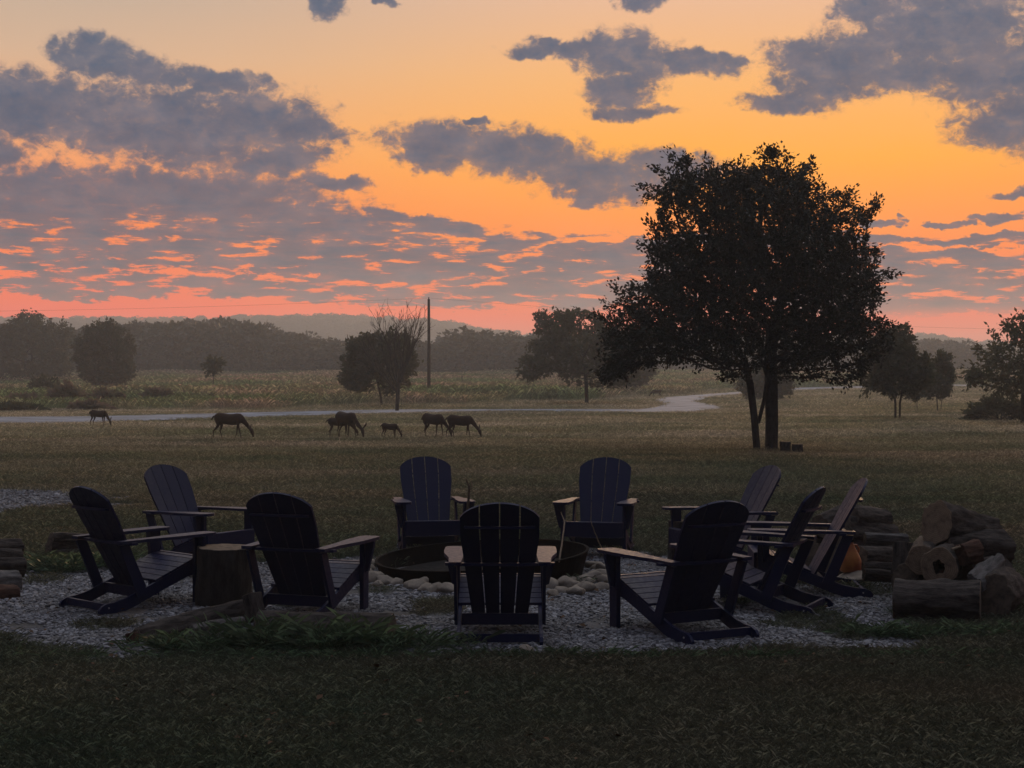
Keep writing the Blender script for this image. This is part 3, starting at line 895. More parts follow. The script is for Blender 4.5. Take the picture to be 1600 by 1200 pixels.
# round tree left of the shade tree
make_tree('broad rounded field tree just left of the big shade tree', [(812, 590), (812, 560), (830, 535), (838, 512), (835, 492), (860, 483), (895, 480), (918, 488), (940, 492), (960, 510), (985, 530), (1000, 560), (1005, 590), (975, 604), (930, 602), (890, 606), (850, 600)],
          (917, 632), 106, [[(917, 634), (916, 600), (914, 575)]], 1100, 0.36, 15000, 0.30, 0.16, 21, tip=0.014, spray=0.32, hole=0.25, hole_sc=0.5, name='field_tree')
make_tree('dark low tree standing behind the round field tree by the road bend', ell(978, 574, 44, 34, seed=3), (968, 612), 150, [[(968, 611), (970, 590)]], 420, 0.5, 7000, 0.42, 0.24, 22, tip=0.02, spray=0.45, hole=0.4, hole_sc=0.4, name='field_tree')
make_tree('bushy dark tree with slanting trunk left of the bare tree', [(536, 600), (533, 560), (545, 530), (575, 517), (610, 516), (640, 524), (652, 550), (650, 580), (636, 600), (610, 612), (575, 606), (555, 612)],
          (597, 640), 96, [[(597, 637), (594, 615), (588, 590)]], 700, 0.34, 11000, 0.28, 0.15, 23, tip=0.012, spray=0.3, hole=0.3, hole_sc=0.5, name='field_tree')
# bare tree: many steep twigs
def bare_tree(label, px_, base_py, d, seed, top_px):
    r_ = np.random.default_rng(seed)
    x0 = xat(px_, d); z0 = float(g(x0, d)); H = zat(top_px, d) - z0
    nodes, par = [np.array([0, 0, -0.1])], [-1]
    def seg(i, p_, L, nseg, dr, lift, wander):
        idx = i; cur = np.array(p_, float); dr = np.array(dr, float)
        out = []
        for k in range(nseg):
            dr = dr + r_.normal(0, wander, 3); dr[2] += lift
            dr /= np.linalg.norm(dr)
            cur = cur + dr * L / nseg
            nodes.append(cur.copy()); par.append(idx); idx = len(nodes) - 1
            out.append((idx, cur.copy(), dr.copy()))
        return out
    tr = seg(0, nodes[0], H * 0.36, 8, (0, 0, 1), 0.02, 0.04)
    for k in range(13):
        i, p_, dr = tr[r_.integers(3, 8)]
        an = k * 2.4 + r_.uniform(-.4, .4)
        out_ = r_.uniform(0.35, 0.95)
        L = H * r_.uniform(0.50, 0.66) * (1.05 - 0.25 * out_)
        lim = seg(i, p_, L, 14, (math.cos(an) * out_, math.sin(an) * out_, 1.0), 0.035, 0.07)
        for j in range(15):
            i2, p2, d2 = lim[r_.integers(3, 14)]
            an2 = r_.uniform(0, 6.283); o2 = r_.uniform(0.35, 0.8)
            b2 = seg(i2, p2, L * r_.uniform(0.16, 0.36), 7, d2 + np.array([math.cos(an2) * o2, math.sin(an2) * o2, 0.1]), 0.05, 0.09)
            for q in range(4):
                i3, p3, d3 = b2[r_.integers(1, 7)]
                an3 = r_.uniform(0, 6.283)
                seg(i3, p3, L * r_.uniform(0.06, 0.15), 4, d3 + np.array([math.cos(an3) * .7, math.sin(an3) * .7, 0.1]), 0.05, 0.1)
    nodes_, par_ = np.array(nodes), np.array(par)
    rad, kids = radii(nodes_, par_, 0.0055, 2.25)
    o = thing('bare_tree', label, 'tree', (x0, d, z0))
    link('trunk', limbs_mesh('trunk', nodes_, par_, rad, 5), M_bark, o)
bare_tree('leafless tree with steep bare branches beside the utility pole', 620, 645, 84, 24, 470)
make_tree('field tree with two trunks and drooping crown right of the shade tree', [(1342, 600), (1345, 565), (1362, 535), (1385, 520), (1412, 513), (1435, 530), (1452, 550), (1458, 580), (1450, 605), (1425, 614), (1400, 620), (1375, 606), (1352, 622)],
          (1402, 655), 68, [[(1399, 656), (1399, 630), (1395, 600)], [(1406, 656), (1406, 630), (1412, 600)]], 900, 0.22, 14000, 0.19, 0.10, 25, tip=0.009, spray=0.22, hole=0.28, hole_sc=0.7, name='field_tree')
make_tree('smaller tree at the right with a short split trunk', [(1440, 610), (1446, 580), (1456, 555), (1470, 545), (1484, 560), (1490, 590), (1486, 612), (1465, 624), (1450, 622)], (1467, 643), 84, [[(1465, 643), (1464, 625), (1462, 605)], [(1470, 643), (1472, 620)]],
          360, 0.28, 5500, 0.22, 0.12, 26, tip=0.01, spray=0.24, hole=0.4, hole_sc=0.6, name='field_tree')
make_tree('slim young tree with thin trunk between two right trees', ell(1433, 604, 15, 24, seed=5), (1433, 642), 86, [[(1433, 642), (1433, 615)]], 120, 0.25, 1200, 0.2, 0.11, 27, tip=0.009, spray=0.2, name='field_tree')
make_tree('spiky spreading tree cut off by the right picture edge', [(1498, 580), (1515, 575), (1535, 585), (1530, 560), (1520, 545), (1545, 535), (1555, 520), (1562, 498), (1580, 505), (1600, 492), (1630, 486), (1680, 500), (1710, 540), (1715, 590), (1680, 620), (1620, 625), (1575, 618), (1560, 625), (1540, 608)],
          (1599, 662), 61, [[(1599, 664), (1599, 630), (1602, 595), (1606, 560)]], 900, 0.22, 12500, 0.20, 0.095, 28, tip=0.009, spray=0.24, hole=0.12, hole_sc=0.8, kill=1.4, name='field_tree')
make_tree('low shrubby tree seen behind the trunks of the shade tree', ell(1196, 598, 42, 26, seed=7), (1200, 625), 122, [[(1200, 626), (1200, 608)]], 300, 0.4, 4800, 0.34, 0.2, 29, tip=0.014, spray=0.35, name='field_tree')
# left side
make_tree('tall dark tree at the far left edge of the meadow', [(-40, 590), (-40, 530), (-10, 505), (15, 508), (30, 492), (55, 488), (85, 494), (108, 510), (112, 545), (108, 585), (60, 598), (0, 598)],
          (48, 600), 195, [[(48, 600), (48, 585), (50, 560)]], 800, 0.5, 13000, 0.48, 0.26, 31, tip=0.02, spray=0.5, hole=0.35, hole_sc=0.3, name='meadow_tree')
make_tree('rounded brownish bushy tree at the left of the meadow', [(128, 595), (120, 560), (122, 530), (140, 508), (165, 504), (190, 512), (208, 535), (213, 570), (205, 592), (180, 606), (155, 606)],
          (168, 606), 150, [[(166, 606), (166, 596)], [(172, 606), (176, 594)]], 600, 0.42, 12000, 0.36, 0.2, 32, tip=0.014, spray=0.42, hole=0.5, hole_sc=0.4, name='meadow_tree')
make_tree('small lone sapling in the meadow grass', ell(335, 572, 17, 15, seed=9), (333, 606), 126, [[(333, 606), (334, 585)]], 90, 0.32, 700, 0.3, 0.16, 33, tip=0.011, spray=0.28, name='meadow_tree')

def bush(label, cx, base, rx, h, d, n_, ls, seed, m_, name='bush', group=None):
    r_ = np.random.default_rng(seed)
    x = xat(cx, d); z0 = float(g(x, d))
    rx_ = rx * d / FPX; hh = h * d / FPX
    a = r_.normal(0, 1, (n_, 3)); a /= np.linalg.norm(a, axis=1)[:, None]; a[:, 2] = np.abs(a[:, 2])
    rr = r_.uniform(0.45, 1.0, (n_, 1)) ** 0.5
    lob = 1 + 0.22 * np.sin(a[:, 0] * 7 + seed) * np.cos(a[:, 1] * 6) + 0.1 * np.sin(a[:, 2] * 15 + a[:, 0] * 12)
    c = a * rr * lob[:, None] * np.array([rx_, rx_ * 0.8, hh])
    o = thing(name, label, 'bush', (x, d, z0), group=group)
    link('foliage', leaf_mesh('foliage', c, a, ls, ls * 0.5, seed), m_, o)
    st = np.array([[0, 0, -0.05]] + [[math.cos(k) * rx_ * 0.45, math.sin(k) * rx_ * 0.4, hh * 0.7] for k in range(7)])
    par_ = np.array([-1] + [0] * 7)
    link('stems', limbs_mesh('stems', st, par_, np.array([0.05] + [0.02] * 7), 4), M_bark, o)
    return o
bush('dense low rounded bush under the right edge tree', 1562, 660, 50, 34, 66, 6500, 0.16, 41, M_leaf2)
random.seed(5)
bl = ['reddish brush clump by the left picture edge', 'straw coloured brush heap left of the brownish tree', 'low green bush at the road edge far left', 'russet scrub under the brownish bushy tree',
      'green scrub right of the brownish bushy tree', 'dark low bush right of the far left tree', 'pale brush mound in the middle of the left meadow', 'dull green scrub behind the leftmost deer']
for i, (cx, d, rx, h) in enumerate([(40, 96, 34, 18), (105, 100, 30, 32), (20, 84, 46, 9), (165, 96, 30, 24), (245, 104, 28, 22), (70, 120, 30, 36), (290, 110, 24, 16), (140, 86, 30, 11)]):
    bush(bl[i], cx, 0, rx, h, d, 2600, 0.28, 50 + i, M_brush if i % 3 != 2 else M_leaf2, 'brush', 'brush clumps in the left meadow')

# ---- far wood: one mass, built of crown variants
def far_crown(seed, n_=1500):
    r_ = np.random.default_rng(seed)
    lobes = []
    for k in range(11):
        an = r_.uniform(0, 6.283); rr = r_.uniform(0, 0.34)
        lobes.append((rr * math.cos(an), rr * math.sin(an), r_.uniform(0.28, 0.80), r_.uniform(0.14, 0.25)))
    C, D = [], []
    per = n_ // len(lobes)
    for lx, ly, lz, lr in lobes:
        a = r_.normal(0, 1, (per, 3)); a /= np.linalg.norm(a, axis=1)[:, None]
        C.append(np.array([lx, ly, lz]) + a * lr * r_.uniform(0.75, 1.05, (per, 1)) * np.array([1, 1, 0.85])); D.append(a)
    # skirt down to the ground
    sk = r_.uniform(-1, 1, (per * 2, 3)) * np.array([0.36, 0.36, 0.16]) + np.array([0, 0, 0.16])
    C.append(sk); D.append(r_.normal(0, 1, sk.shape))
    return leaf_mesh('far_crown', np.concatenate(C), np.concatenate(D), 0.085, 0.06, seed)
FAR = variants('far_crown', [far_crown(i) for i in range(7)], M_wood_mass)
def treeline():
    TX = [-500, -200, 0, 60, 110, 170, 240, 330, 380, 430, 470, 520, 600, 680, 720, 760, 830, 900, 1000, 1300, 1430, 1480, 1530, 1600, 1800, 2200]
    TY = [500, 500, 503, 506, 512, 501, 502, 492, 498, 512, 520, 528, 530, 534, 520, 515, 522, 520, 516, 522, 527, 530, 540, 546, 542, 540]
    P_, S_ = [], []
    for row, (dd, dy_) in enumerate(((272, 0), (292, 3), (316, 0), (345, -1))):
        px_ = -500
        while px_ < 2200:
            d = dd + random.uniform(-9, 9)
            if px_ > 1000: d *= 1.35
            ty = np.interp(px_, TX, TY) + dy_ + random.uniform(-3, 11)
            x = xat(px_, d); gz = float(g(x, d)) - 0.3
            h = (zat(ty, d) - gz)
            wd_ = random.uniform(9, 14) * (0.8 + 0.02 * h)
            P_.append((x, d, gz)); S_.append((wd_, wd_, h / 0.98))
            px_ += random.uniform(13, 30)
    n_ = len(P_)
    rot = np.zeros((n_, 3)); rot[:, 2] = rng.uniform(0, 6.283, n_)
    scatter('forest', 'dark hazy line of woods across the far side of the meadow', 'forest', np.array(P_), rot, np.array(S_), FAR, 7, M_wood_mass)
    # trees on the ridge
    n2 = 1500
    y = rng.uniform(760, 1060, n2); px_ = rng.uniform(-500, 2100, n2)
    x = (px_ - 800) * y / FPX
    y2 = np.full(260, 1003.0) + rng.uniform(-25, 25, 260); px2 = np.linspace(-500, 2100, 260) + rng.uniform(-4, 4, 260); x2 = (px2 - 800) * y2 / FPX
    x = np.concatenate([x, x2]); y = np.concatenate([y, y2])
    z = hill_h(x, y) - 0.5
    s = rng.uniform(10, 17, len(x)); h = rng.uniform(5.0, 9.0, len(x))
    rot = np.zeros((len(x), 3)); rot[:, 2] = rng.uniform(0, 6.283, len(x))
    scatter('forest', 'pale misty woods on the distant ridge', 'forest', np.stack([x, y, z], -1), rot, np.stack([s, s, h], -1), FAR, 7, M_wood_mass)
treeline()

def litter():
    n_ = 1500
    ys = rng.uniform(7, 20, n_); xs = rng.uniform(-1, 1, n_) * (0.36 * ys + 1)
    keep = vnoise2(xs, ys, 1.1, 77) > 0.45
    xs, ys = xs[keep], ys[keep]; n_ = len(xs)
    rot = rng.uniform(-0.6, 0.6, (n_, 3)); rot[:, 2] = rng.uniform(0, 6.28, n_)
    s = rng.uniform(0.6, 1.3, n_)
    V = np.array([[0, 0, 0], [0.02, 0.014, 0.006], [0.045, 0.004, 0.0], [0.022, -0.014, 0.007]])
    me = [arr_mesh('dead_leaf', V * k, np.array([[0, 1, 2, 3]])) for k in (0.8, 1.1)]
    m_ = mat('dry_fallen_leaf', (0.10, 0.06, 0.035), 0.9, 0.1)
    z = np.where(pad_noise_in(xs, ys, PAD), 0.028, 0.06)
    scatter('fallen_leaves', 'dry fallen leaves scattered over the lawn and gravel', 'leaves', np.stack([xs, ys, z], -1), rot, np.stack([s, s, s], -1), variants('dead_leaf', me, m_), 2, m_)
litter()
# ------------------------------------------------------------------ utility pole and wires
def tube(bm, pts, r0, r1, sides=8, cap=True):
    rings = []
    n_ = len(pts)
    for i, p_ in enumerate(pts):
        p_ = Vector(p_)
        a = Vector(pts[max(i - 1, 0)]); b = Vector(pts[min(i + 1, n_ - 1)])
        d = (b - a).normalized()
        ref = Vector((0, 0, 1)) if abs(d.z) < 0.9 else Vector((1, 0, 0))
        u = d.cross(ref).normalized(); v = d.cross(u)
        r_ = r0 + (r1 - r0) * i / max(1, n_ - 1) if not callable(r0) else r0(i / max(1, n_ - 1))
        rings.append([bm.verts.new(p_ + (u * math.cos(2 * math.pi * k / sides) + v * math.sin(2 * math.pi * k / sides)) * r_) for k in range(sides)])
    for a, b in zip(rings[:-1], rings[1:]):
        for k in range(sides):
            bm.faces.new((a[k], a[(k + 1) % sides], b[(k + 1) % sides], b[k]))
    if cap:
        bm.faces.new(rings[0][::-1]); bm.faces.new(rings[-1])
pb = at(670, 625)
ph = zat(467.5, pb.y) - pb.z
t_ = thing('utility_pole', 'tall thin wooden utility pole standing alone in the meadow', 'pole', pb)
bm = bmesh.new(); tube(bm, [(0, 0, -0.2), (0.01, 0, ph * 0.5), (0.0, 0, ph)], 0.15, 0.105, 12)
link('pole_shaft', bm_mesh('pole_shaft', bm, True), M_pole, t_)
bm = bmesh.new(); tube(bm, [(0, 0, ph), (0, 0, ph + 0.16)], 0.035, 0.05, 8); link('insulator', bm_mesh('insulator', bm, True), M_wire, t_)
bm = bmesh.new(); tube(bm, [(0, -0.13, ph * 0.68), (0, -0.13, ph * 0.72)], 0.07, 0.07, 8); link('bracket', bm_mesh('bracket', bm), M_wire, t_)
q = at(722, 604)
bm = bmesh.new(); box(bm, -0.055, 0.055, -0.055, 0.055, -0.2, 0.85 + 0.45); bevel(bm, 0.01)
tag(link('fence_post', bm_mesh('fence_post', bm), M_pole, None, q), 'short dark post standing in the meadow right of the utility pole', 'post')
def wire(label, a, b, sag, group):
    bm = bmesh.new()
    pts = []
    for i in range(33):
        s = i / 32
        q = Vector(a).lerp(Vector(b), s); q.z -= sag * 4 * s * (1 - s)
        pts.append(q)
    tube(bm, pts, 0.006, 0.006, 4)
    tag(link('power_line', bm_mesh('power_line', bm), M_wire), label, 'power line', group)
top = Vector((pb.x, pb.y, pb.z + ph + 0.1))
wire('thin power line running left from the utility pole top', top, (xat(-900, 150), 150, zat(470, 150)), 1.1, None)
wire('thin power line running right from the utility pole top', top, (xat(2300, 185), 185, zat(500, 185)), 1.9, None)

# ------------------------------------------------------------------ deer
def deer_mesh(name, stance=0.0, headx=0.0, thin=1.0, neck=1.0):
    bm = bmesh.new()
    def loft(rings, sides=14):
        vs = []
        for i, (x, z, ry, rz, y) in enumerate(rings):
            a = rings[max(0, i - 1)]; b = rings[min(len(rings) - 1, i + 1)]
            d = Vector((b[0] - a[0], b[4] - a[4], b[1] - a[1])).normalized()
            sidev = Vector((0, 1, 0)); upv = d.cross(sidev); upv.normalize()
            if upv.length < 0.1: upv = Vector((0, 0, 1))
            vs.append([bm.verts.new(Vector((x, y, z)) + sidev * math.cos(2 * math.pi * k / sides) * ry + upv * math.sin(2 * math.pi * k / sides) * rz) for k in range(sides)])
        for a, b in zip(vs[:-1], vs[1:]):
            for k in range(sides):
                bm.faces.new((a[k], a[(k + 1) % sides], b[(k + 1) % sides], b[k]))
        bm.faces.new(vs[0][::-1]); bm.faces.new(vs[-1])
    t = thin * 1.10
    loft([(-0.56, 0.80, 0.05, 0.06, 0), (-0.52, 0.80, 0.12 * t, 0.13 * t, 0), (-0.42, 0.79, 0.155 * t, 0.19 * t, 0), (-0.25, 0.775, 0.155 * t, 0.185 * t, 0), (-0.05, 0.745, 0.165 * t, 0.185 * t, 0),
          (0.15, 0.735, 0.16 * t, 0.19 * t, 0), (0.32, 0.755, 0.145 * t, 0.195 * t, 0), (0.44, 0.78, 0.11 * t, 0.16 * t, 0), (0.52, 0.76, 0.07, 0.11, 0)])
    hx = headx
    loft([(0.36, 0.80, 0.08, 0.14, 0), (0.48, 0.745, 0.075, 0.125, 0), (0.60, 0.63, 0.058, 0.092, hx * 0.2), (0.72, 0.49, 0.048, 0.068, hx * 0.6), (0.80, 0.385, 0.045, 0.056, hx * 0.9), (0.83, 0.34, 0.036, 0.044, hx)], 12)
    loft([(0.80, 0.405, 0.038, 0.045, hx * 0.9), (0.845, 0.345, 0.062, 0.07, hx), (0.875, 0.27, 0.056, 0.066, hx), (0.90, 0.185, 0.036, 0.042, hx), (0.915, 0.12, 0.030, 0.032, hx), (0.918, 0.09, 0.018, 0.02, hx)], 12)
    for s in (-1, 1):   # ears
        loft([(0.805, 0.38, 0.024, 0.024, hx + s * 0.045), (0.79, 0.445, 0.055, 0.026, hx + s * 0.12), (0.78, 0.52, 0.050, 0.020, hx + s * 0.19), (0.775, 0.59, 0.014, 0.012, hx + s * 0.235)], 8)
    loft([(-0.53, 0.87, 0.035, 0.03, 0), (-0.60, 0.84, 0.045, 0.03, 0), (-0.655, 0.76, 0.035, 0.024, 0), (-0.675, 0.70, 0.012, 0.012, 0)], 8)
    def leg(pts):
        loft([(x, z, max(0.012, r_ * 0.84), max(0.013, r2 * 0.84), y) for (x, z, r_, r2, y) in pts], 10)
    k = stance
    for s, q in ((1, k), (-1, -k)):
        leg([(-0.40, 0.80, 0.07, 0.14, s * 0.08), (-0.385 + q * 0.10, 0.64, 0.055, 0.12, s * 0.105), (-0.35 + q * 0.25, 0.52, 0.042, 0.075, s * 0.105), (-0.42 + q * 0.5, 0.39, 0.028, 0.042, s * 0.10),
             (-0.475 + q * 0.6, 0.315, 0.025, 0.034, s * 0.10), (-0.455 + q * 0.75, 0.20, 0.018, 0.021, s * 0.10), (-0.44 + q * 0.85, 0.08, 0.018, 0.022, s * 0.10), (-0.42 + q * 0.9, 0.03, 0.022, 0.026, s * 0.10), (-0.415 + q * 0.9, 0.0, 0.025, 0.034, s * 0.10)])
    for s, q in ((1, -k), (-1, k)):
        leg([(0.34, 0.76, 0.055, 0.11, s * 0.08), (0.34 + q * 0.1, 0.60, 0.048, 0.075, s * 0.10), (0.335 + q * 0.3, 0.47, 0.034, 0.045, s * 0.095), (0.35 + q * 0.5, 0.29, 0.024, 0.028, s * 0.09),
             (0.35 + q * 0.65, 0.18, 0.018, 0.020, s * 0.09), (0.345 + q * 0.8, 0.07, 0.018, 0.020, s * 0.09), (0.365 + q * 0.85, 0.0, 0.024, 0.032, s * 0.09)])
    me = bm_mesh(name, bm)
    tmp = bpy.data.objects.new('tmp', me); COL.objects.link(tmp)
    rm = tmp.modifiers.new('r', 'REMESH'); rm.mode = 'VOXEL'; rm.voxel_size = 0.012
    sm = tmp.modifiers.new('s', 'SMOOTH'); sm.iterations = 3; sm.factor = 0.5
    dg = bpy.context.evaluated_depsgraph_get()
    out = bpy.data.meshes.new_from_object(tmp.evaluated_get(dg))
    bpy.data.objects.remove(tmp)
    out.name = name
    out.polygons.foreach_set('use_smooth', np.ones(len(out.polygons), dtype=bool))
    out.materials.clear(); out.materials.append(M_deer)
    return out
D1 = deer_mesh('deer', 0.16, 0.0); D2 = deer_mesh('deer', -0.14, 0.10); D3 = deer_mesh('deer', 0.05, -0.08, 0.92)
GD = 'deer grazing on the lawn'
# centre px, feet row, size, yaw (0 = head to the right), mesh
for label, px_, py_, s_, yaw, me_ in (
    ('small deer grazing alone at the far left by the road', 154, 667, 0.82, -20, D3),
    ('largest lone doe grazing at left, body fully side on', 358, 687, 1.02, -4, D1),
    ('doe with raised ears grazing in front of a smaller deer', 541, 686, 1.05, -48, D2),
    ('young deer half hidden behind the eared doe', 530, 684, 0.80, 10, D3),
    ('smallest fawn grazing alone left of the paired does', 609, 686, 0.62, -25, D3),
    ('doe with narrow body grazing just left of the rightmost doe', 677, 685, 0.97, -42, D2),
    ('rightmost doe grazing with her head at the grass', 719, 686, 0.93, -18, D1),
    ('distant faint deer standing by the road bend', 1026, 622, 0.95, 160, D3)):
    q = at(px_, py_)
    o = link('deer', me_, M_deer, None, q)
    o.rotation_euler = (0, 0, R(yaw)); o.scale = (s_ * 0.78, s_ * 0.82, s_ * 0.80)
    tag(o, label, 'deer', GD)

# ------------------------------------------------------------------ adirondack chair
BL, TILT = 0.94, R(29)
def bk(x, s, off=0.0):
    """point on the back surface: lateral x, distance s up the slats, off = behind (+)"""
    y = -0.06 - s * math.sin(TILT) + 0.30 * x * x - off * math.cos(TILT)
    z = 0.165 + s * math.cos(TILT) - off * math.sin(TILT)
    return Vector((x, y, z))
def back_slat(i):
    f0, f1 = -1 + 0.5 * i, -0.5 + 0.5 * i
    def X(f, s): return f * (0.205 + (0.28 - 0.205) * min(1.0, s / (BL * 0.72)))
    gap = 0.004
    def top(x): return BL - 0.125 * (1 - math.sqrt(max(0, 1 - (x / 0.295) ** 2))) / (1 - math.sqrt(1 - (0.28 / 0.295) ** 2)) 
    pts = []
    rows = 6
    xl0, xr0 = X(f0, 1), X(f1, 1)
    stl = top(xl0 + gap); strr = top(xr0 - gap)
    left = [(X(f0, s) + gap, s) for s in np.linspace(0, stl, rows)]
    right = [(X(f1, s) - gap, s) for s in np.linspace(0, strr, rows)]
    mid = [(x, top(x)) for x in np.linspace(xl0 + gap, xr0 - gap, 7)[1:-1]]
    outline = left + mid + right[::-1]
    bm = bmesh.new()
    A = [bm.verts.new(bk(x, s, 0.0)) for x, s in outline]; B = [bm.verts.new(bk(x, s, 0.019)) for x, s in outline]
    bm.faces.new(A); bm.faces.new(B[::-1])
    for k in range(len(A)):
        bm.faces.new((A[k], B[k], B[(k + 1) % len(A)], A[(k + 1) % len(A)]))
    bmesh.ops.triangulate(bm, faces=[f for f in bm.faces if len(f.verts) > 4])
    return bm_mesh('back_slat', bm)
RAIL = [(0.43, 0.335), (0.40, 0.352), (0.34, 0.348), (0.18, 0.285), (0.0, 0.215), (-0.16, 0.155), (-0.30, 0.105), (-0.40, 0.085), (-0.47, 0.078), (-0.515, 0.06), (-0.54, 0.03), (-0.535, 0.006), (-0.51, 0.0), (-0.40, 0.0), (-0.30, 0.008), (-0.20, 0.04), (-0.05, 0.10), (0.12, 0.165), (0.28, 0.222), (0.36, 0.238), (0.43, 0.242)]
def seat_z(y):
    tp = RAIL[1:7][::-1]
    return float(np.interp(y, [q[0] for q in tp], [q[1] for q in tp]))
def lens(w_, s, dep_in, dep_out, th, flat_at=None):
    """horizontal curved batten behind the back at height s up the slats"""
    bm = bmesh.new()
    inn, out = [], []
    for x in np.linspace(-w_, w_, 15):
        q = bk(x, s, 0.0215 + dep_in)
        e = math.sqrt(max(0.0, 1 - (x / (w_ * 1.02)) ** 2))
        inn.append((q.x, q.y)); out.append((q.x, bk(0, s, 0.0215).y - dep_out * (0.35 + 0.65 * e) + 0.12 * x * x))
    z = bk(0, s, 0.02).z
    prism(bm, out + inn[::-1], z - th / 2, z + th / 2, (0, 1))
    bmesh.ops.triangulate(bm, faces=[f for f in bm.faces if len(f.verts) > 4])
    return bm_mesh('back_batten', bm)
def chair_parts():
    P_ = []
    for i in range(4): P_.append(('back_slat', back_slat(i), M_navy, None))
    ys = np.linspace(0.40, -0.03, 7)
    for a, b in zip(ys[:-1], ys[1:]):
        bm = bmesh.new()
        y1, y0 = a - 0.004, b + 0.004
        z1, z0 = seat_z(y1) + 0.002, seat_z(y0) + 0.002
        prism(bm, [(y0, z0), (y1, z1), (y1, z1 + 0.019), (y0, z0 + 0.019)], -0.298, 0.298, (1, 2))
        bevel(bm, 0.003)
        P_.append(('seat_slat', bm_mesh('seat_slat', bm), M_navy, None))
    bm = bmesh.new(); prism(bm, [(0.432, 0.225), (0.452, 0.225), (0.452, 0.372), (0.446, 0.378), (0.404, 0.378), (0.404, 0.358), (0.432, 0.356)], -0.312, 0.312, (1, 2)); P_.append(('seat_apron', bm_mesh('seat_apron', bm), M_navy, None))
    for s in (-1, 1):
        a, b = (0.274, 0.298)
        bm = bmesh.new(); prism(bm, RAIL, s * a, s * b, (1, 2)); bevel(bm, 0.003); P_.append(('side_rail', bm_mesh('side_rail', bm), M_navy, None))
        bm = bmesh.new(); prism(bm, [(0.325, 0.0), (0.415, 0.0), (0.425, 0.548), (0.325, 0.546)], s * 0.3005, s * 0.335, (1, 2)); bevel(bm, 0.003); P_.append(('leg', bm_mesh('leg', bm), M_navy, None))
        # bracket under the arm, a plate facing front
        bm = bmesh.new(); prism(bm, [(s * 0.3365, 0.30), (s * 0.36, 0.31), (s * 0.405, 0.50), (s * 0.412, 0.547), (s * 0.3365, 0.546)], 0.352, 0.384, (0, 2)); P_.append(('arm_bracket', bm_mesh('arm_bracket', bm), M_navy, None))
        # rear post
        bm = bmesh.new(); prism(bm, [(-0.115, 0.13), (-0.20, 0.10), (-0.375, 0.525), (-0.285, 0.530)], s * 0.3005, s * 0.322, (1, 2)); bevel(bm, 0.003); P_.append(('rear_post', bm_mesh('rear_post', bm), M_navy, None))
        # arm
        ol = [(0.27, -0.385), (0.265, -0.10), (0.262, 0.02), (0.25, 0.10), (0.243, 0.20), (0.243, 0.44), (0.255, 0.485), (0.285, 0.505), (0.37, 0.505), (0.402, 0.485), (0.412, 0.45), (0.414, 0.25), (0.408, 0.10), (0.385, -0.02), (0.365, -0.14), (0.355, -0.385)]
        bm = bmesh.new(); prism(bm, [(s * x, y) for x, y in ol], 0.0, 0.024, (0, 1))
        for v in bm.verts: v.co.z += 0.5475 + (0.02 * (v.co.y - 0.2) if v.co.y < 0.2 else 0.012 * (v.co.y - 0.2))
        bevel(bm, 0.004); P_.append(('arm', bm_mesh('arm', bm), M_navy, None))
    P_.append(('back_batten', lens(0.385, 0.435, 0.0, 0.06, 0.02), M_navy, None))
    P_.append(('back_batten', lens(0.245, 0.745, 0.0, 0.045, 0.018), M_navy, None))
    bm = bmesh.new(); box(bm, -0.2725, 0.2725, -0.135, -0.108, 0.085, 0.165); P_.append(('lower_rail', bm_mesh('lower_rail', bm), M_navy, None))
    bm = bmesh.new(); box(bm, -0.2725, 0.2725, -0.475, -0.45, 0.018, 0.074); bevel(bm, 0.003); P_.append(('stretcher', bm_mesh('stretcher', bm), M_navy, None))
    for s in (-1, 1):
        bm = bmesh.new(); bmesh.ops.create_cone(bm, cap_ends=True, segments=8, radius1=0.007, radius2=0.006, depth=0.006, matrix=Matrix.Translation((s * 0.301, -0.455, 0.045)) @ Matrix.Rotation(R(90), 4, 'Y')); P_.append(('screw', bm_mesh('screw', bm), M_screw, None))
    return P_
CP = chair_parts()
GC = 'navy chairs circled around the fire pit'
def chair(label, x, y, heading):
    o = thing('adirondack_chair', label, 'chair', (x, y, 0.008), R(heading), GC)
    for nm, me_, m_, _ in CP:
        link(nm, me_, m_, o)
    return o
chair('navy slatted chair at far left seen from behind, facing the fire pit', -3.05, 12.5, -43)
chair('slatted chair behind the far left one, its pale lit back boards showing', -3.04, 14.85, -124)
chair('chair seen from behind beside the tree stump, turned slightly right', -1.60, 11.95, -20)
chair('far side chair facing the camera, left one with a stick beside its arm', -0.86, 16.15, -170)
chair('far side chair facing the camera, right one with fully visible arms', 0.91, 16.0, 168)
chair('nearest chair in the centre seen squarely from behind', -0.085, 11.05, 0)
chair('near chair right of centre seen from behind, turned to the left', 1.22, 11.15, 30)
chair('side-on chair on the right with its curved rear brace catching light', 1.97, 12.3, 64)
chair('rightmost chair in profile next to the orange jug', 2.50, 13.15, 86)
chair('chair at rear right with its light slatted back above the others', 2.06, 14.85, 108)

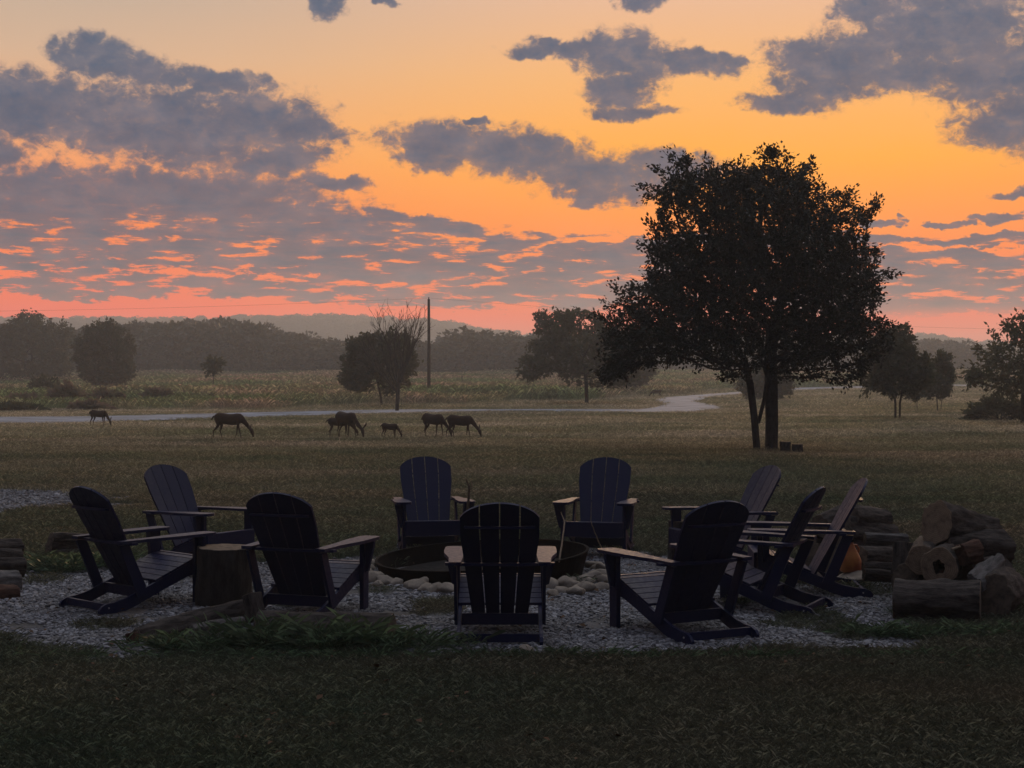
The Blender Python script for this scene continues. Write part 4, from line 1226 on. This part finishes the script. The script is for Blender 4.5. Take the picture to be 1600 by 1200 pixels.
# ------------------------------------------------------------------ fire pit, rocks, sticks
fp = thing('fire_pit', 'wide low sooty steel fire pit ring ringed with rocks', 'fire pit', (-0.28, 14.42, 0.0))
fp.rotation_euler = (R(1.5), R(-3.2), 0)
fp.location.z = -0.01
def ring_mesh(r0, r1, z0, z1, seg=64, dent=0.0):
    bm = bmesh.new()
    rr = []
    for k in range(seg):
        a = 2 * math.pi * k / seg; e = 1 + dent * math.sin(3 * a + 1)
        rr.append([bm.verts.new((r * e * math.cos(a), r * e * math.sin(a), z)) for r, z in ((r1[0], z0), (r1[1], z1), (r0[1], z1), (r0[0], z0))])
    for k in range(seg):
        a, b = rr[k], rr[(k + 1) % seg]
        for q in range(4): bm.faces.new((a[q], b[q], b[(q + 1) % 4], a[(q + 1) % 4]))
    return bm_mesh('ring', bm, False)
link('ring_wall', ring_mesh((0.90, 0.985), (0.915, 1.0), -0.08, 0.195, dent=0.012), M_steel, fp)
link('rim', ring_mesh((0.978, 0.982), (1.008, 1.008), 0.1955, 0.207, dent=0.012), M_steel, fp)
bm = bmesh.new(); bmesh.ops.create_circle(bm, cap_ends=True, radius=0.9, segments=40, matrix=Matrix.Translation((0, 0, 0.05)))
link('ash', bm_mesh('ash', bm), M_ash, fp)
def rock_mesh(seed, sub=3):
    r_ = random.Random(seed)
    bm = bmesh.new(); bmesh.ops.create_icosphere(bm, subdivisions=sub, radius=1.0)
    off = Vector((seed * 3.1, seed, 0))
    for v in bm.verts:
        n_ = mnoise.noise(v.co * 0.9 + off) * 0.45 + mnoise.noise(v.co * 2.6 + off) * 0.16
        # flatten some sides like broken stone
        v.co = v.co * (1 + n_)
        for k in range(3):
            dn = Vector((math.cos(seed + k * 2.1), math.sin(seed * 1.3 + k * 2.1), math.sin(seed * 2 + k))).normalized()
            dd = v.co.dot(dn)
            if dd > 0.72: v.co -= dn * (dd - 0.72) * 0.8
    return bm_mesh('rock', bm, True)
ROCKS = [rock_mesh(i) for i in range(8)]
def rock(label, x, y, s, group=None, h=0.62, z=None, m_=None):
    dx_, dy_ = x - fp.location.x, y - fp.location.y
    rr_ = math.hypot(dx_, dy_)
    if rr_ < 1.06 + s * 0.7:
        x = fp.location.x + dx_ / rr_ * (1.06 + s * 0.7); y = fp.location.y + dy_ / rr_ * (1.06 + s * 0.7)
    o = link('rock', ROCKS[random.randrange(8)], M_stone, None, (x, y, (s * h * 0.55) if z is None else z))
    o.rotation_euler = (random.uniform(-.3, .3), random.uniform(-.3, .3), random.uniform(0, 6.28))
    o.scale = (s * random.uniform(0.95, 1.35), s * random.uniform(0.8, 1.0), s * h)
    tag(o, label, 'rock', group)
random.seed(11)
LR = [(572, 900, .07), (583, 893, .05), (598, 905, .09), (612, 899, .06), (622, 912, .06), (640, 903, .10), (648, 916, .07), (664, 921, .06), (676, 912, .09), (684, 922, .07), (700, 924, .08), (699, 913, .06), (590, 913, .05), (655, 905, .07)]
RR = [(852, 905, .06), (860, 915, .08), (872, 911, .07), (885, 914, .08), (893, 903, .09), (905, 898, .09), (915, 908, .07), (925, 901, .07), (934, 898, .06), (941, 906, .07), (951, 902, .05), (880, 924, .06), (915, 920, .08), (938, 916, .06), (865, 926, .05), (900, 925, .07)]
for i, (a, b, s) in enumerate(LR):
    q = at(a, b + 4); rock('pale rock in the pile at the left front of the fire pit', q.x, q.y, s * 1.25, 'rocks at the left front of the fire pit')
for i, (a, b, s) in enumerate(RR):
    q = at(a, b + 6); rock('pale rock in the pile at the right front of the fire pit', q.x, q.y, s * 1.25, 'rocks at the right front of the fire pit')
for k in range(22):
    an = R(8 + k * 7.5)
    if k % 7 == 3: continue
    rock('rock around the far rim of the fire pit', fp.location.x + 1.16 * math.cos(an), fp.location.y + 1.12 * math.sin(an), random.uniform(.06, .1), 'rocks behind the fire pit')
q = at(1262, 912); rock('flat dark stone on the gravel between the right chairs', q.x, q.y, 0.20, None, 0.28)
rock('flat mossy slab beneath the orange jug', xat(1333, 13.7), 13.68, 0.20, None, 0.30, 0.06)
q = at(823, 1026); rock('small pale stone lying in the front grass', q.x, q.y, 0.045, None, 0.6, 0.05)
def stick(label, pts, r0, r1, m_=None, name='stick'):
    bm = bmesh.new()
    P_ = []
    for i in range(len(pts) - 1):
        a, b = Vector(pts[i]), Vector(pts[i + 1])
        for k in range(5): P_.append(a.lerp(b, k / 5) + Vector((random.uniform(-.004, .004), random.uniform(-.004, .004), random.uniform(-.004, .004))))
    P_.append(Vector(pts[-1]))
    tube(bm, P_, r0, r1, 6)
    return tag(link(name, bm_mesh(name, bm, True), m_ or M_stick), label, 'stick')
stick('thin roasting stick leaning from the fire pit towards the right far chair', [(0.42, 13.7, 0.2), (0.52, 15.2, 0.42), (0.50, 15.62, 0.48)], 0.009, 0.006)
stick('thin stick leaning across the front panel of the right far chair', [(0.95, 15.3, 0.02), (0.86, 15.45, 0.22), (0.80, 15.53, 0.40)], 0.008, 0.005)
o = stick('forked dead branch standing beside the left far chair arm', [(xat(731, 15.55), 15.55, 0.0), (xat(731, 15.55), 15.55, 0.5), (xat(733, 15.5), 15.5, zat(760, 15.5)), (xat(728, 15.5), 15.5, zat(748, 15.5))], 0.022, 0.008)
bm = bmesh.new(); tube(bm, [(xat(732, 15.5), 15.5, zat(768, 15.5)), (xat(738, 15.5), 15.5, zat(760, 15.5)), (xat(736, 15.5), 15.5, zat(752, 15.5))], 0.012, 0.004, 6)
link('fork', bm_mesh('fork', bm, True), M_stick, o)

# ------------------------------------------------------------------ logs
def log_obj(label, a, b, r, seed=0, m_=None, squash=1.0, group=None, ends=True, wob=0.12, taper=1.0, cat='log', name='log', split=False, hole=False, cutm=None, segs=36, bend=0.0):
    """bark body + sawn end faces; a, b are axis end points in world space"""
    a = Vector(a); b = Vector(b); L = (b - a).length
    o = thing(name, label, cat, (0, 0, 0), group=group)
    o.location = a
    o.rotation_euler = (b - a).to_track_quat('Z', 'Y').to_euler()
    n_ = max(6, int(L / 0.02))
    n_ = min(n_, 48)
    V, F = [], []
    off = Vector((seed * 5.3, seed * 2.7, 0))
    def rad_at(an, z):
        d = Vector((math.cos(an), math.sin(an), 0))
        q = mnoise.noise(d * 1.1 + Vector((0, 0, z * 1.2)) + off) * wob * 1.4 + mnoise.noise(d * 4.5 + Vector((0, 0, z * 2.5)) + off) * wob * 0.55 + mnoise.noise(d * 13 + Vector((0, 0, z * 7)) + off) * wob * 0.6
        rr = r * (1 + q) * (1 + (taper - 1) * z / L)
        if split:   # one side cleft flat
            c_ = math.cos(an - seed)
            if c_ > 0.25: rr = min(rr, r * 0.25 / c_ * (1 + 0.1 * q * 8))
        return rr
    for i in range(n_ + 1):
        z = L * i / n_
        bx_ = bend * math.sin(math.pi * i / n_)
        for k in range(segs):
            an = 2 * math.pi * k / segs
            rr = rad_at(an, z)
            V.append((rr * math.cos(an) * squash + bx_, rr * math.sin(an), z))
    for i in range(n_):
        for k in range(segs):
            F.append((i * segs + k, i * segs + (k + 1) % segs, (i + 1) * segs + (k + 1) % segs, (i + 1) * segs + k))
    link('bark', arr_mesh('bark', np.array(V), np.array(F), True), m_ or M_logbark, o)
    for e, (zz, i0) in enumerate(((0.0, 0), (L, n_ * segs))):
        bm = bmesh.new()
        s_ = -1 if e == 0 else 1
        rings = []
        hr = 0.30 if (hole and e == 0) else 0.0
        for f_ in (1.0, 0.96, 0.7, max(0.35, hr + 0.03)):
            rg_ = (lambda k: f_ if (f_ > 0.5 or not hole) else f_ * (1 + 0.45 * mnoise.noise(Vector((math.cos(k * 6.283 / segs) * 1.6, math.sin(k * 6.283 / segs) * 1.6, 3.3)))))
            rings.append([bm.verts.new((V[i0 + k][0] * rg_(k), V[i0 + k][1] * rg_(k), zz + s_ * (0.0 if f_ == 1 else 0.004 + 0.003 * mnoise.noise(Vector((k, f_ * 9, seed)))))) for k in range(segs)])
        for p_, q_ in zip(rings[:-1], rings[1:]):
            for k in range(segs):
                vv = (p_[k], p_[(k + 1) % segs], q_[(k + 1) % segs], q_[k])
                bm.faces.new(vv if e == 0 else vv[::-1])
        if hole and e == 0:
            deep = [bm.verts.new((V[k][0] * 0.22, V[k][1] * 0.22, 0.16)) for k in range(segs)]
            for k in range(segs): bm.faces.new((rings[-1][k], rings[-1][(k + 1) % segs], deep[(k + 1) % segs], deep[k]))
            bm.faces.new(deep)
        else:
            bm.faces.new(rings[-1] if e == 1 else rings[-1][::-1])
        me = bpy.data.meshes.new('cut_end'); bm.to_mesh(me); bm.free()
        ce = link('cut_end', me, cutm or M_cut, o)
        if hole and e == 0:
            me.materials.append(M_hole)
            for p_ in me.polygons:
                if min(me.vertices[v].co.z for v in p_.vertices) > 0.1 or (max(me.vertices[v].co.z for v in p_.vertices) > 0.1): p_.material_index = 1
    return o
def W(px, py, d):
    return (xat(px, d), d, zat(py, d))
M_darkcut = mat('aged_cut_end', (0.10, 0.08, 0.06), 0.9, 0.15, lambda nb, bs, out: nb.put(bs.inputs['Base Color'],
        nb.mix(nb.rng(nb.noise(opos(nb), 12.0, 5, 0.7), 0.4, 0.65), (0.14, 0.110, 0.080, 1), (0.05, 0.041, 0.033, 1))))
# stump by the left chairs: from 298..390, rows 852..957
q = at(343, 952); 
log_obj('upright round tree stump used as a table between the left chairs', (q.x, q.y + 0.23, -0.02), (q.x + 0.01, q.y + 0.23, 0.47), 0.23, 2, M_bark, 1.0, None, wob=0.14, cat='stump', name='stump', cutm=M_darkcut, segs=36)
q = at(1062, 880)
log_obj('dark upright stump beside the rear right chair arm', (xat(1063, 15.1), 15.1, -0.02), (xat(1063, 15.1), 15.1, 0.44), 0.13, 4, None, 1.0, None, wob=0.12, cat='stump', name='stump', cutm=M_darkcut)
for i, (a, b, h, lb) in enumerate(((1227, 706, 690, 'left of two small stumps beside the shade tree trunk'), (1246, 707, 694, 'right and shorter of two small stumps by the shade tree'))):
    q = at(a, b); log_obj(lb, (q.x, q.y, -0.02), (q.x, q.y, zat(h, q.y)), 0.135, 6 + i, None, 1.0, 'small stumps by the shade tree', wob=0.12, cat='stump', name='stump', cutm=M_darkcut, segs=16)
# fallen wood in front
log_obj('thick dark log lying in the long grass in front', W(405, 985, 11.0), W(612, 990, 10.85), 0.135, 8, None, wob=0.16, cutm=M_darkcut)
log_obj('weathered crooked limb sloping up out of the grass at left', W(212, 1002, 10.75), W(385, 958, 11.55), 0.085, 9, None, wob=0.22, bend=0.05, cutm=M_darkcut, taper=1.2)
log_obj('short leaning chunk of wood where the two front logs meet', W(400, 968, 11.25), W(392, 930, 11.3), 0.07, 10, None, wob=0.25, cutm=M_darkcut)
log_obj('small broken stub poking up at the left end of the crooked limb', W(208, 1018, 10.6), W(205, 990, 10.62), 0.045, 12, M_redwood, wob=0.3, cutm=M_redwood)
log_obj('slim grey branch resting over the crooked limb', W(300, 985, 10.8), W(378, 972, 11.15), 0.035, 14, M_greylog, wob=0.3, bend=0.03, cutm=M_greylog)
# right big pile
GP = 'logs in the big pile at the right'
log_obj('long thick dark log lying across the front of the big pile', W(1398, 938, 11.75), W(1532, 944, 11.55), 0.160, 15, None, wob=0.22, group=GP, cutm=M_darkcut)
log_obj('hollow sawn log end with a dark hole facing the camera', W(1468, 886, 12.0), W(1490, 868, 12.8), 0.142, 16, None, wob=0.12, group=GP, hole=True, segs=36)
log_obj('plain round sawn log end left of the hollow one', W(1440, 875, 12.15), W(1452, 855, 12.9), 0.115, 17, None, wob=0.1, group=GP)
log_obj('big split chunk with a broad pale face on top of the pile', W(1462, 817, 12.45), W(1550, 828, 12.95), 0.18, 18, None, wob=0.20, group=GP, taper=0.6, cutm=M_cut, squash=0.9)
log_obj('thick log under the topmost chunk of the pile', W(1462, 856, 12.5), W(1562, 862, 12.75), 0.17, 19, None, wob=0.24, group=GP, split=True, cutm=M_darkcut)
log_obj('red rotten wood piece wedged in the pile', W(1500, 868, 12.05), W(1527, 862, 12.15), 0.085, 20, M_redwood, wob=0.35, group=GP, cutm=M_redwood)
log_obj('bleached grey split log leaning at the right of the pile', W(1522, 918, 11.75), W(1560, 885, 12.2), 0.105, 22, M_greylog, wob=0.3, group=GP, cutm=M_greylog, squash=0.6)
log_obj('dark log at the right end of the pile pointing away', W(1548, 935, 11.75), W(1568, 915, 12.5), 0.165, 23, None, wob=0.22, group=GP, cutm=M_darkcut)
log_obj('blackened log hidden low in the middle of the pile', W(1500, 905, 12.2), W(1560, 900, 12.6), 0.16, 24, None, wob=0.2, group=GP, cutm=M_darkcut)
log_obj('low log under the plain round end of the pile', W(1415, 905, 12.3), W(1480, 905, 12.9), 0.12, 25, None, wob=0.2, group=GP, cutm=M_darkcut)
log_obj('square standing chunk left of the round sawn ends', W(1412, 900, 12.75), W(1414, 852, 12.85), 0.095, 26, None, wob=0.14, group=GP, cutm=M_darkcut)
log_obj('thin bright splinter of wood lying on the pile', W(1488, 858, 11.98), W(1504, 853, 12.05), 0.010, 27, M_cut, wob=0.2, group=GP, segs=8)
# middle stack behind chair
GM = 'logs in the stack behind the rightmost chair'
for i, (x0, y0, x1, y1, d, r_, lb) in enumerate((
    (1300, 880, 1392, 884, 14.2, 0.12, 'bottom log of the stack behind the rightmost chair'), (1345, 868, 1400, 872, 13.9, 0.075, 'short round log low in the middle stack'),
    (1306, 852, 1396, 856, 14.3, 0.115, 'second log up in the stack behind the rightmost chair'), (1318, 828, 1390, 834, 14.35, 0.12, 'third log up, bulky and dark, in the middle stack'),
    (1330, 807, 1382, 811, 14.4, 0.10, 'topmost rough log of the middle stack'), (1282, 822, 1318, 808, 14.5, 0.10, 'log end showing left of the rightmost chair back'),
    (1258, 838, 1300, 842, 14.6, 0.13, 'log seen between the two right chair backs'), (1270, 870, 1310, 872, 14.5, 0.12, 'low log behind the rightmost chair seat'))):
    log_obj(lb, W(x0, y0, d), W(x1, y1, d + 0.35), r_, 30 + i, None, wob=0.24, group=GM, cutm=M_darkcut)
for i, (x0, y0, x1, y1, d, lb) in enumerate(((1350, 889, 1415, 889, 13.3, 'flat split board lying at the foot of the middle stack'), (1350, 898, 1400, 901, 13.1, 'lower flat split board on the gravel edge'), (1352, 842, 1418, 842, 13.4, 'flat plank running right from the middle stack'))):
    log_obj(lb, W(x0, y0, d), W(x1, y1, d + 0.1), 0.05, 40 + i, M_greylog if i == 2 else None, squash=0.5, wob=0.3, group=GM, cutm=M_darkcut, cat='board', name='split_board')
# left piles
GL = 'logs stacked at the left picture edge'
for i, (x0, y0, x1, y1, d, r_, mm, lb) in enumerate((
    (-40, 858, 32, 856, 13.6, 0.075, None, 'topmost dark log at the left picture edge'), (-45, 872, 30, 874, 13.5, 0.08, None, 'second log down at the left picture edge'),
    (-50, 890, 36, 888, 13.4, 0.09, None, 'middle thick log at the left picture edge'), (-50, 912, 26, 908, 13.0, 0.10, M_greylog, 'grey weathered log low at the left picture edge'),
    (-50, 934, 22, 930, 12.6, 0.09, M_redwood, 'reddish bottom log at the left picture edge'))):
    log_obj(lb, W(x0, y0, d), W(x1, y1, d + 0.3), r_, 50 + i, mm, wob=0.26, group=GL, cutm=M_darkcut)
GS = 'logs in the small stack behind the far left chair'
for i, (x0, y0, x1, y1, r_, mm, lb) in enumerate((
    (80, 841, 132, 843, 0.055, None, 'top log of the small stack behind the far left chair'), (76, 853, 130, 852, 0.06, None, 'middle log of the small stack behind the far left chair'), (75, 864, 128, 861, 0.065, M_greylog, 'grey bottom log of the small stack behind the chair'))):
    log_obj(lb, W(x0, y0, 15.6), W(x1, y1, 15.9), r_, 60 + i, mm, wob=0.25, group=GS, cutm=M_darkcut)

# ------------------------------------------------------------------ orange jug
q = Vector((xat(1329, 13.7), 13.7, 0))
jug = thing('jug', 'orange plastic jug with handle on the ground behind the rightmost chair', 'jug', (q.x, q.y, zat(893, 13.7)), R(15))
bm = bmesh.new()
prof = [(0.0, 0.0), (0.085, 0.0), (0.095, 0.015), (0.095, 0.10), (0.080, 0.14), (0.050, 0.20), (0.028, 0.245), (0.026, 0.262), (0.0, 0.262)]
rings = []
for r_, z in prof[1:-1]:
    rings.append([bm.verts.new((r_ * math.copysign(abs(math.cos(a)) ** 0.7, math.cos(a)), 0.75 * r_ * math.copysign(abs(math.sin(a)) ** 0.7, math.sin(a)), z)) for a in (2 * math.pi * k / 24 for k in range(24))])
for a, b in zip(rings[:-1], rings[1:]):
    for k in range(24): bm.faces.new((a[k], a[(k + 1) % 24], b[(k + 1) % 24], b[k]))
bm.faces.new(rings[0][::-1]); bm.faces.new(rings[-1])
link('body', bm_mesh('body', bm, True), M_jug, jug)
bm = bmesh.new(); tube(bm, [(0.025, 0, 0.235), (0.062, 0, 0.232), (0.082, 0, 0.20), (0.078, 0, 0.165)], 0.010, 0.010, 8); link('handle', bm_mesh('handle', bm, True), M_jug, jug)
bm = bmesh.new(); tube(bm, [(0, 0, 0.2625), (0, 0, 0.285)], 0.03, 0.028, 16); link('cap', bm_mesh('cap', bm), M_steel, jug)

# ------------------------------------------------------------------ haze
def haze():
    bm = bmesh.new(); box(bm, -1050, 1050, -60, 1500, -1.2, 42.0)
    m_ = bpy.data.materials.new('morning_haze'); m_.use_nodes = True
    nb = NB(m_.node_tree)
    out = nb.n('ShaderNodeOutputMaterial'); pv = nb.n('ShaderNodeVolumePrincipled')
    pv.inputs['Color'].default_value = (0.86, 0.92, 0.97, 1)
    pv.inputs['Density'].default_value = 0.00082
    pv.inputs['Anisotropy'].default_value = 0.35
    nb.t.links.new(pv.outputs[0], out.inputs['Volume'])
    o = link('haze', bm_mesh('haze', bm), m_)
    tag(o, 'thin grey morning mist hanging over the whole field', 'haze', kind='stuff')
haze()
